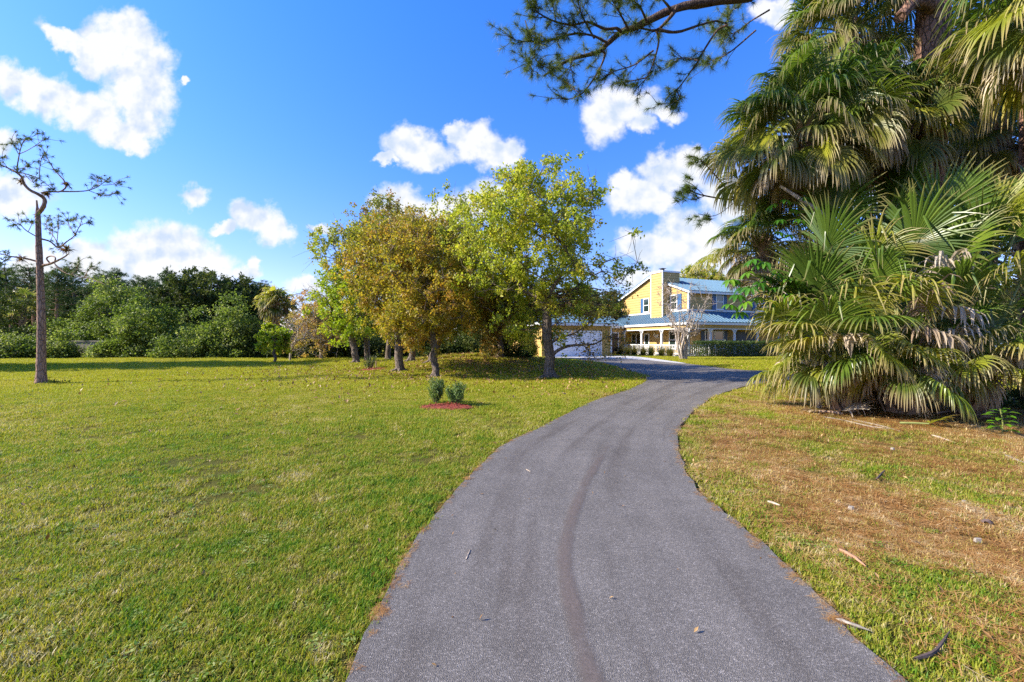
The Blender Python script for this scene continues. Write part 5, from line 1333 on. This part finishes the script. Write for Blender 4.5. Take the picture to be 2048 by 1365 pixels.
def sprig_bush(label, p, h, r, seed, leaf='sage_leaf', n=2600, group=None, name='small_shrub'):
    rng = np.random.default_rng(seed); t = thing(name, label, 'shrub', p, 0, group); mb = MB(); sm = MB()
    for i in range(34):
        a = rng.uniform(0, 2 * PI); rr = math.sqrt(rng.uniform(0, 1)) * r; e = np.array([math.cos(a) * rr, math.sin(a) * rr, h * rng.uniform(.45, 1.18)])
        s0 = np.array([e[0] * .25, e[1] * .25, 0]); path = smooth_path([s0, s0 * .4 + e * np.array([.6, .6, .55]), e], 4); sm.tube(path, np.linspace(.007, .003, len(path)), 4, cap=False)
        m_ = n // 34; f = rng.uniform(.28, 1, m_); ix = np.clip((f * (len(path) - 1)).astype(int), 0, len(path) - 1)
        leaves(mb, path[ix] + rng.normal(0, .022, (m_, 3)), .055, .02, rng, .2, np.clip(rng.normal(.5, .2, m_), 0, 1), -.6)
    mb.build('foliage', M[leaf], t); sm.build('stem', M['oak_bark'], t); return t
p1 = on_ground(872, 810); p1.z += .05; p2 = on_ground(912, 814); p2.z += .05
sprig_bush('left of the two leafy shrubs in the red mulch ring', p1, .56, .20, 651, group='two shrubs in the mulch ring')
sprig_bush('right and wider of the two leafy shrubs in the red mulch ring', p2, .50, .27, 652, n=3000, group='two shrubs in the mulch ring')
cb = on_ground(750, 741); mulch_bed('small brown-red mulch patch around the staked sapling', cb, .75, .5, 4)
sprig_bush('low grassy shrub in the small mulch patch under the oaks', on_ground(738, 739), .75, .42, 653, 'hedge_leaf', 1200)
mb = MB(); p = on_ground(752, 739); mb.tube([(0, 0, -.1), (0, 0, .42)], .025, 8); tag(mb.build('wooden_stake', simple('stake_wood', (.38, .27, .16), .8), loc=p), 'short wooden stake in the small mulch patch', 'stake')
# seedling at the right edge
b = on_ground(2003, 872); rng = np.random.default_rng(660); sdl = thing('seedling', 'bright green broad-leaved seedling in the pine straw at the right edge', 'plant', b)
mb = MB(); lb = MB(); mb.tube(smooth_path([(0, 0, -.05), (.02, 0, .2), (0, .02, .45)], 4), [.008] * 9, 6)
for i in range(22):
    z = .06 + .40 * i / 22; a = i * 2.4; d = np.array([math.cos(a), math.sin(a), .35]); L_ = rng.uniform(.13, .22) * (1 - .25 * i / 22); s_ = np.array([-d[1], d[0], 0])
    V = []
    for f, w_ in ((0, .006), (.35, .006), (.55, .04), (.8, .034), (1, .003)):
        c_ = np.array([0, 0, z]) + d * L_ * 1.5 * f + np.array([0, 0, -.18 * L_ * f * f * 3]); V += [c_ - s_ * w_ + np.array([0, 0, w_ * .3]), c_, c_ + s_ * w_ + np.array([0, 0, w_ * .3])]
    f_ = []
    for r_ in range(4): f_ += [(r_ * 3, r_ * 3 + 1, r_ * 3 + 4, r_ * 3 + 3), (r_ * 3 + 1, r_ * 3 + 2, r_ * 3 + 5, r_ * 3 + 4)]
    lb.add(np.array(V), f_, np.full(15, np.clip(rng.normal(.6, .15), 0, 1)))
mb.build('stem', M['petiole'], sdl); lb.build('leaves', M['glossy_leaf'], sdl)
shrub('low_shrub', 'dark little shrub at the left foot of the palmetto clump', on_ground(1650, 800), (.62, .45, .75), M['dark_leaf'], 661, 1500, .06, .035, .13)
shrub('low_shrub', 'wiry bush under the left palmetto beside its trunk', on_ground(1708, 806), (.55, .4, .85), M['dark_leaf'], 662, 900, .05, .03, .13)
shrub('low_shrub', 'shaded vine mound at the right end of the clump', on_ground(2030, 815), (.9, .6, 1.0), M['dark_leaf'], 663, 2200, .07, .045, .16)
b = gw_at(2066, 10.4); rng = np.random.default_rng(671)
t = thing('slash_pine', 'dark trunk at the right edge behind the seedling', 'tree', b); mb = MB(); mb.tube(smooth_path([(0, 0, -.2), (.02, 0, 2), (.05, .1, 5), (.1, .1, 12)], 5), np.linspace(.24, .16, 16), 12, rough=.05, rng=rng); mb.build('trunk', M['plate_bark'], t, smooth=True)

# right background: rail fence beyond the lawn
fr = thing('rail_fence', 'white rail fence across the far lawn at the right edge', 'fence', (36, 38, gz(36, 38)))
for i in range(9):
    mb = MB(); mb.box(i * 2.4 - .05, i * 2.4 + .05, -.05, .05, -.1, 1.25); mb.build('post', M['white'], fr)
for z in (.35, .75, 1.12):
    mb = MB(); mb.box(-.1, 19.3, -.075, -.052, z, z + .11); mb.build('rail', M['white'], fr)

# ================================================================== LITTER ON THE GROUND
rng = np.random.default_rng(701)
deadwood = simple('dead_wood', (.42, .33, .24), .85, var=.35, vscale=14); greywood = simple('grey_wood', (.27, .23, .18), .85, var=.5, vscale=18); darkwood = simple('dark_wood', (.09, .06, .05), .9, var=.3, vscale=14)
def stick(label, pts, r, mat=deadwood, name='fallen_stick', cat='stick', flat=.6):
    P = [on_ground(*p) for p in pts]; P = smooth_path([np.array(p) + np.array([0, 0, .03 + .01 * rng.random()]) for p in P], 4)
    mb = MB(); mb.tube(P, r * np.interp(np.linspace(0, 1, len(P)), [0, .15, .7, 1], [.6, 1, .8, .25]), 6, rough=.15, rng=rng)
    return tag(mb.build(name, mat), label, cat, 'fallen sticks and stalks')
stick('long pale palm stalk lying in the straw before the clump', [(1642, 838), (1690, 846), (1740, 858), (1790, 864)], .013, greywood)
stick('thin pale stalk lying just right of the long one', [(1700, 842), (1760, 856), (1800, 868)], .014, greywood)
stick('pale forked stalk in the straw right of the clump middle', [(1864, 876), (1890, 884), (1912, 892)], .022, deadwood)
stick('pale stick lying at the right edge of the straw', [(2010, 918), (2030, 926), (2052, 934)], .018, greywood)
stick('pale stalk along the drive edge near the bottom right', [(1672, 1252), (1700, 1268), (1740, 1282)], .010, greywood)
stick('tan stalk lying in the dry grass at lower middle right', [(1680, 1110), (1705, 1125), (1732, 1148)], .013, simple('red_wood', (.36, .19, .11), .9, var=.3))
stick('dark rotten branch near the lower right corner', [(1830, 1335), (1870, 1318), (1900, 1278)], .011, darkwood)
stick('dark twig in the dry grass below the clump', [(1752, 966), (1764, 954), (1770, 948)], .010, darkwood)
stick('pale twig by the bend of the drive', [(1535, 1013), (1560, 1022)], .014, deadwood)
stick('small tan twig lying on the asphalt', [(932, 1132), (938, 1118), (941, 1108)], .005, deadwood)
stick('pale twig on the asphalt near the bend', [(1052, 946), (1061, 951)], .006, deadwood)
def ground_frond(label, px, py, R, rz, kind, seed):
    p = on_ground(px, py); r_ = np.random.default_rng(seed); d = np.array([math.cos(rz), math.sin(rz), 0])
    o = frond(-d * .4 + np.array([0, 0, .06]), np.array([0, 0, .09]), R, r_, .12, 1.8, 18, .15, kind, None, curl=.15, name='fallen_frond', up=.05)
    o.location = p; return tag(o, label, 'palm frond', 'fallen palm fronds')
ground_frond('dry fallen frond at the left foot of the clump', 1680, 832, .55, -.3, 'frond_dead', 711)
ground_frond('dry fallen frond below the middle of the clump', 1720, 828, .5, .5, 'frond_dead', 712)
ground_frond('short dry fallen frond nearest the drive in the straw', 1640, 830, .4, 2.4, 'frond_dead', 713)
ground_frond('green fallen frond on the straw before the clump', 1858, 858, .45, -.6, 'frond_yellow', 714)
ground_frond('dry fallen frond under the right palmetto', 1900, 832, .6, .2, 'frond_dead', 715)
for i, (px, py, lb) in enumerate([(1928, 1014, 'pale chip of wood in the dry grass at right'), (1956, 1092, 'pale chip in the grass near the right edge'), (1702, 1023, 'small pale chip in the middle of the dry grass'), (1785, 902, 'pale bark chip below the straw')]):
    mb = MB(); m_ = 7; a = np.arange(m_) / m_ * 2 * PI; rr = rng.uniform(.012, .022, m_)
    bot = np.stack([np.cos(a) * rr * 1.5, np.sin(a) * rr, np.full(m_, .0)], 1); tp_ = bot * .8 + np.array([0, 0, .03])
    mb.add(np.concatenate([bot, tp_]), [(k, (k + 1) % m_, m_ + (k + 1) % m_, m_ + k) for k in range(m_)]); mb.add(tp_, [tuple(range(m_))])
    p = on_ground(px, py); p.z += .015; o = mb.build('wood_chip', greywood, loc=p); tag(o, lb, 'wood chip', 'pale chips in the dry grass')
stick('dark pine cone scrap standing in the grass at right', [(1972, 1060), (1980, 1052)], .03, darkwood, 'pine_cone', 'pine cone')

# ================================================================== GRASS (uncountable)
def grassmat(name, stops, trans=.35):
    m, N, out = new_mat(name)
    geo = N.n('ShaderNodeNewGeometry'); pos = geo.outputs['Position']; oi = N.n('ShaderNodeObjectInfo')
    at_ = N.n('ShaderNodeAttribute', attribute_name='tint').outputs['Fac']
    n1 = N.noise(pos, .22, 4, .6); n2 = N.noise(pos, 1.7, 5, .65)
    f = N.math('ADD', N.math('ADD', N.math('MULTIPLY', n1, 1.1), N.math('MULTIPLY', n2, 1.1)), N.math('ADD', N.math('MULTIPLY', oi.outputs['Random'], .35), N.math('MULTIPLY', at_, .5)))
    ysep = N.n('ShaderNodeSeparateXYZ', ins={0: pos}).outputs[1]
    f = N.math('ADD', f, N.math('MULTIPLY', N.math('SUBTRACT', N.noise(pos, 6.5, 4, .65), .5), 1.5))
    f = N.math('MULTIPLY', N.math('SUBTRACT', f, .88), 1.0 / 1.25, clamp=True)
    c = N.ramp(f, stops)
    if name == 'grass': c = N.mix(N.math('MULTIPLY', N.math('MULTIPLY', N.math('SUBTRACT', ysep, 5.0), 1 / 12.0, clamp=True), .62), c, (.42, .40, .018))  # distant blades tinted lighter yellow, standing in for sun on their sides
    p = N.n('ShaderNodeBsdfPrincipled', ins={'Base Color': c, 'Roughness': .55, 'Specular IOR Level': .25})
    t_ = N.n('ShaderNodeBsdfTranslucent', ins={'Color': N.mix(1.0, c, (1.4, 1.4, .9), 'MULTIPLY')})
    mx = N.n('ShaderNodeMixShader', ins={0: trans, 1: p.outputs[0], 2: t_.outputs[0]}); N.t.links.new(mx.outputs[0], out.inputs[0])
    return m
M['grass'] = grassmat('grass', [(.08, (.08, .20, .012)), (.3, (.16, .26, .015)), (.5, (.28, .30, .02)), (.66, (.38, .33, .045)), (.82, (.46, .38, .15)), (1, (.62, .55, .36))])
M['drygrass'] = grassmat('dry_grass', [(.08, (.12, .19, .02)), (.28, (.24, .25, .03)), (.48, (.40, .32, .07)), (.7, (.48, .34, .13)), (1, (.60, .48, .28))])
M['straw'] = grassmat('straw', [(.1, (.17, .075, .022)), (.45, (.44, .21, .06)), (.75, (.55, .34, .13)), (1, (.64, .50, .30))], .15)
M['litter'] = leafmat('leaf_litter', [(0, (.12, .06, .02)), (.5, (.30, .16, .05)), (1, (.48, .32, .14))], trans=.1)
def blade_patch(name, mat, n, rad, L, W, seed, lean=.6, flat=False):
    rng = np.random.default_rng(seed); mb = MB()
    a = rng.uniform(0, 2 * PI, n); rr = rad * np.sqrt(rng.random(n)); az = rng.uniform(0, 2 * PI, n); l = L * rng.uniform(.5, 1.25, n); w_ = W * rng.uniform(.7, 1.3, n)
    d = np.stack([np.cos(az), np.sin(az), np.zeros(n)], 1); s_ = np.stack([-np.sin(az), np.cos(az), np.zeros(n)], 1)
    b = np.stack([np.cos(a) * rr, np.sin(a) * rr, np.zeros(n) - .003], 1); ln_ = rng.uniform(.15, 1, n) * lean
    up_ = np.array([0, 0, 1.0])
    if flat: b[:, 2] = rng.uniform(.004, .03, n); tilt = rng.normal(0, .12, n)
    V = []
    for f, wf in ((0, 1), (.55, .8), (1, .1)):
        if flat: c_ = b + d * (l * (f - .5))[:, None] + up_ * (l * tilt * (f - .5) - .0)[:, None]
        else: c_ = b + d * (l * ln_ * f ** 1.4)[:, None] + up_ * (l * (f - .45 * ln_ * f * f))[:, None]
        V += [c_ - s_ * (w_ * wf * .5)[:, None], c_ + s_ * (w_ * wf * .5)[:, None]]
    V = np.stack(V, 1).reshape(-1, 3); i = np.arange(n)[:, None] * 6; tn = np.repeat(rng.random(n), 6)
    mb.add(V, i + np.array([[0, 1, 3, 2]]), tn); mb.add(V, i + np.array([[2, 3, 5, 4]]), tn)
    o = mb.build(name, mat); COL.objects.unlink(o); return o
def scatter(name, P, sc_v, rot, src):
    me = bpy.data.meshes.new(name); me.vertices.add(len(P)); me.vertices.foreach_set('co', np.asarray(P, np.float32).ravel())
    for nm, arr in (('scl', sc_v), ('rot', rot)): me.attributes.new(nm, 'FLOAT', 'POINT').data.foreach_set('value', np.asarray(arr, np.float32))
    o = bpy.data.objects.new(name, me); COL.objects.link(o)
    ng = bpy.data.node_groups.new(name, 'GeometryNodeTree')
    ng.interface.new_socket('Geometry', in_out='INPUT', socket_type='NodeSocketGeometry'); ng.interface.new_socket('Geometry', in_out='OUTPUT', socket_type='NodeSocketGeometry')
    G = NT(ng); gi = G.n('NodeGroupInput'); go = G.n('NodeGroupOutput')
    inf = G.n('GeometryNodeObjectInfo'); inf.inputs['Object'].default_value = src; inf.inputs['As Instance'].default_value = True
    ra = G.n('GeometryNodeInputNamedAttribute', data_type='FLOAT'); ra.inputs['Name'].default_value = 'rot'
    sa = G.n('GeometryNodeInputNamedAttribute', data_type='FLOAT'); sa.inputs['Name'].default_value = 'scl'
    cx = G.n('ShaderNodeCombineXYZ', ins={2: ra.outputs[0]})
    ip = G.n('GeometryNodeInstanceOnPoints', ins={'Points': gi.outputs[0], 'Instance': inf.outputs['Geometry'], 'Rotation': cx.outputs[0], 'Scale': sa.outputs[0]})
    ng.links.new(ip.outputs[0], go.inputs[0])
    md = o.modifiers.new('scatter', 'NODES'); md.node_group = ng
    return tag(o, kind='stuff')
rng = np.random.default_rng(801)
def lawn_points(y0, y1, dens, half=1.45):
    xm = half * y1 + 1.0; n = int(dens * (2 * xm) * (y1 - y0)); x = rng.uniform(-xm, xm, n); y = rng.uniform(y0, y1, n)
    k = np.abs(x) < half * y + 1.0; x, y = x[k], y[k]
    return x, y
def keep_off(x, y, margin):
    ins = inside(DRIVE, x, y)
    near = np.ones(len(x), bool); d = edge_dist(DRIVE[::2], x, y)
    return (~ins) & (d > margin)
def off_house(x, y):
    c, s = math.cos(HA), math.sin(HA); dx, dy = x - H0.x, y - H0.y; S = dx * c + dy * s; T = -dx * s + dy * c
    return ~((S > -2.1) & (T > -2.1)) & ~((S > -16.5) & (T > 1.6))
bands = [(1.3, 3.6, 420, .85, 1.05), (3.6, 7, 250, 1.05, 1.35), (7, 13, 130, 1.4, 1.7), (13, 22, 60, 2.0, 2.3), (22, 36, 26, 2.8, 3.1)]
L_, D2_, S_, T_ = [], [], [], []
for y0, y1, dn, s0, s1 in bands:
    x, y = lawn_points(y0, y1, dn)
    k = keep_off(x, y, .035 * s0); x, y = x[k], y[k]; k = off_house(x, y); x, y = x[k], y[k]
    s_ = rng.uniform(s0, s1, len(x)) * np.interp(np.sin(x * 1.9 + 1.1 * np.sin(y * 1.3)) * np.sin(y * 1.7 + x * .6), [-1, 1], [.8, 1.2])
    gn = fnoise(x, y, 1.4); k = rng.random(len(x)) < np.clip(.38 + 2.2 * (gn - .30), .28, 1); x, y, s_, gn = x[k], y[k], s_[k], gn[k]; s_ = s_ * (.72 + .6 * gn)
    st = straw(x, y); lt = litter(x, y)
    r_ = rng.random(len(x))
    bare = r_ < np.clip(st * 1.05, 0, .97) * .8 + lt * .45
    dry = (~bare) & (rng.random(len(x)) < np.clip(st * 1.3, 0, 1))
    z = g(x, y); P = np.stack([x, y, z], 1)
    for k_, lst in ((~bare & ~dry, L_), (dry, D2_)): lst.append((P[k_], s_[k_]))
    sk = (rng.random(len(x)) < st * .9); S_.append((P[sk], s_[sk]))
th = rng.integers(0, len(DRIVE), 1500); tt = rng.random(1500)[:, None]; ep = DRIVE[th] * (1 - tt) + np.roll(DRIVE, -1, 0)[th] * tt
ep = ep + rng.normal(0, .03, ep.shape); kk = (ep[:, 1] > 1.2) & (ep[:, 1] < 17); ep = ep[kk]
S_.append((np.stack([ep[:, 0], ep[:, 1], g(ep[:, 0], ep[:, 1]) + .03 * inside(DRIVE, ep[:, 0], ep[:, 1])], 1), rng.uniform(.18, .42, len(ep))))
cat = lambda l: (np.concatenate([a for a, b in l]), np.concatenate([b for a, b in l]))
wk = []
for y0, y1, dn in ((1.3, 5, 26), (5, 14, 8)):
    x, y = lawn_points(y0, y1, dn); k = keep_off(x, y, .08); x, y = x[k], y[k]; k = (fnoise(x + 40, y + 11, .9) > .3 + .35 * rng.random(len(x))) & (straw(x, y) < .8); x, y = x[k], y[k]; wk.append(np.stack([x, y, g(x, y)], 1))
wk = np.concatenate(wk)
M['weedleaf'] = leafmat('weedleaf', [(0, (.10, .19, .015)), (.55, (.22, .29, .03)), (1, (.42, .42, .14))], trans=.3)
rw = np.random.default_rng(815); wm = MB(); nw = 22; aw = rw.uniform(0, 2 * PI, nw); lw_ = rw.uniform(.012, .034, nw)
for a_, l_ in zip(aw, lw_):
    d = np.array([math.cos(a_), math.sin(a_), rw.uniform(.15, .9)]); s2 = np.array([-d[1], d[0], 0]); tn = rw.random()
    wm.add(np.array([[0, 0, .03], np.array([0, 0, .022]) + d * l_ * .55 + s2 * .006, d * l_ + np.array([0, 0, .016]), np.array([0, 0, .022]) + d * l_ * .55 - s2 * .006]) + np.array([rw.normal(0, .03), rw.normal(0, .03), 0]), [(0, 1, 2, 3)], np.full(4, tn))
src_w = wm.build('weed_leaves', M['weedleaf']); COL.objects.unlink(src_w)
scatter('lawn_weeds', wk, rng.uniform(.4, 1.15, len(wk)), rng.uniform(0, 6.28, len(wk)), src_w)
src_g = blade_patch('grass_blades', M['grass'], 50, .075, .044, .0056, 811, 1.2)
src_d = blade_patch('dry_blades', M['drygrass'], 40, .08, .05, .0055, 812, 1.1)
src_s = blade_patch('pine_needles', M['straw'], 26, .11, .15, .0035, 813, flat=True)
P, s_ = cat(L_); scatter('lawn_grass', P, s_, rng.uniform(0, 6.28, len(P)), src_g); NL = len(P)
P, s_ = cat(D2_); scatter('dry_grass', P, s_, rng.uniform(0, 6.28, len(P)), src_d)
P, s_ = cat(S_); scatter('pine_straw', P, s_, rng.uniform(0, 6.28, len(P)), src_s)
# fallen oak leaves
n = 16000; x = rng.normal(-1, 6.5, n); y = rng.normal(22.5, 4.5, n); k = keep_off(x, y, .0) & off_house(x, y) & (y < 36); x, y = x[k], y[k]
mb = MB(); leaves(mb, np.stack([x, y, g(x, y) + .05], 1), .11, .06, rng, 2.5)
n = 2600; x = rng.uniform(2.0, 14, n); y = rng.uniform(2.2, 12, n); k = keep_off(x, y, .02); x, y = x[k], y[k]
leaves(mb, np.stack([x, y, g(x, y) + .035], 1), .05, .02, rng, 2.5)
n = 500; x = rng.uniform(-10, 1.5, n); y = rng.uniform(2.5, 14, n); k = keep_off(x, y, .02); x, y = x[k], y[k]
leaves(mb, np.stack([x, y, g(x, y) + .04], 1), .05, .025, rng, 2.5)
n = 900; x = rng.uniform(-1, 12, n); y = rng.uniform(2, 24, n); k = inside(DRIVE, x, y); x, y = x[k], y[k]
leaves(mb, np.stack([x, y, g(x, y) + .036], 1), .035, .014, rng, 4.0)
tag(mb.build('leaf_litter', M['litter']), kind='stuff')
print('grass tufts', NL, 'objects', len(bpy.data.objects))
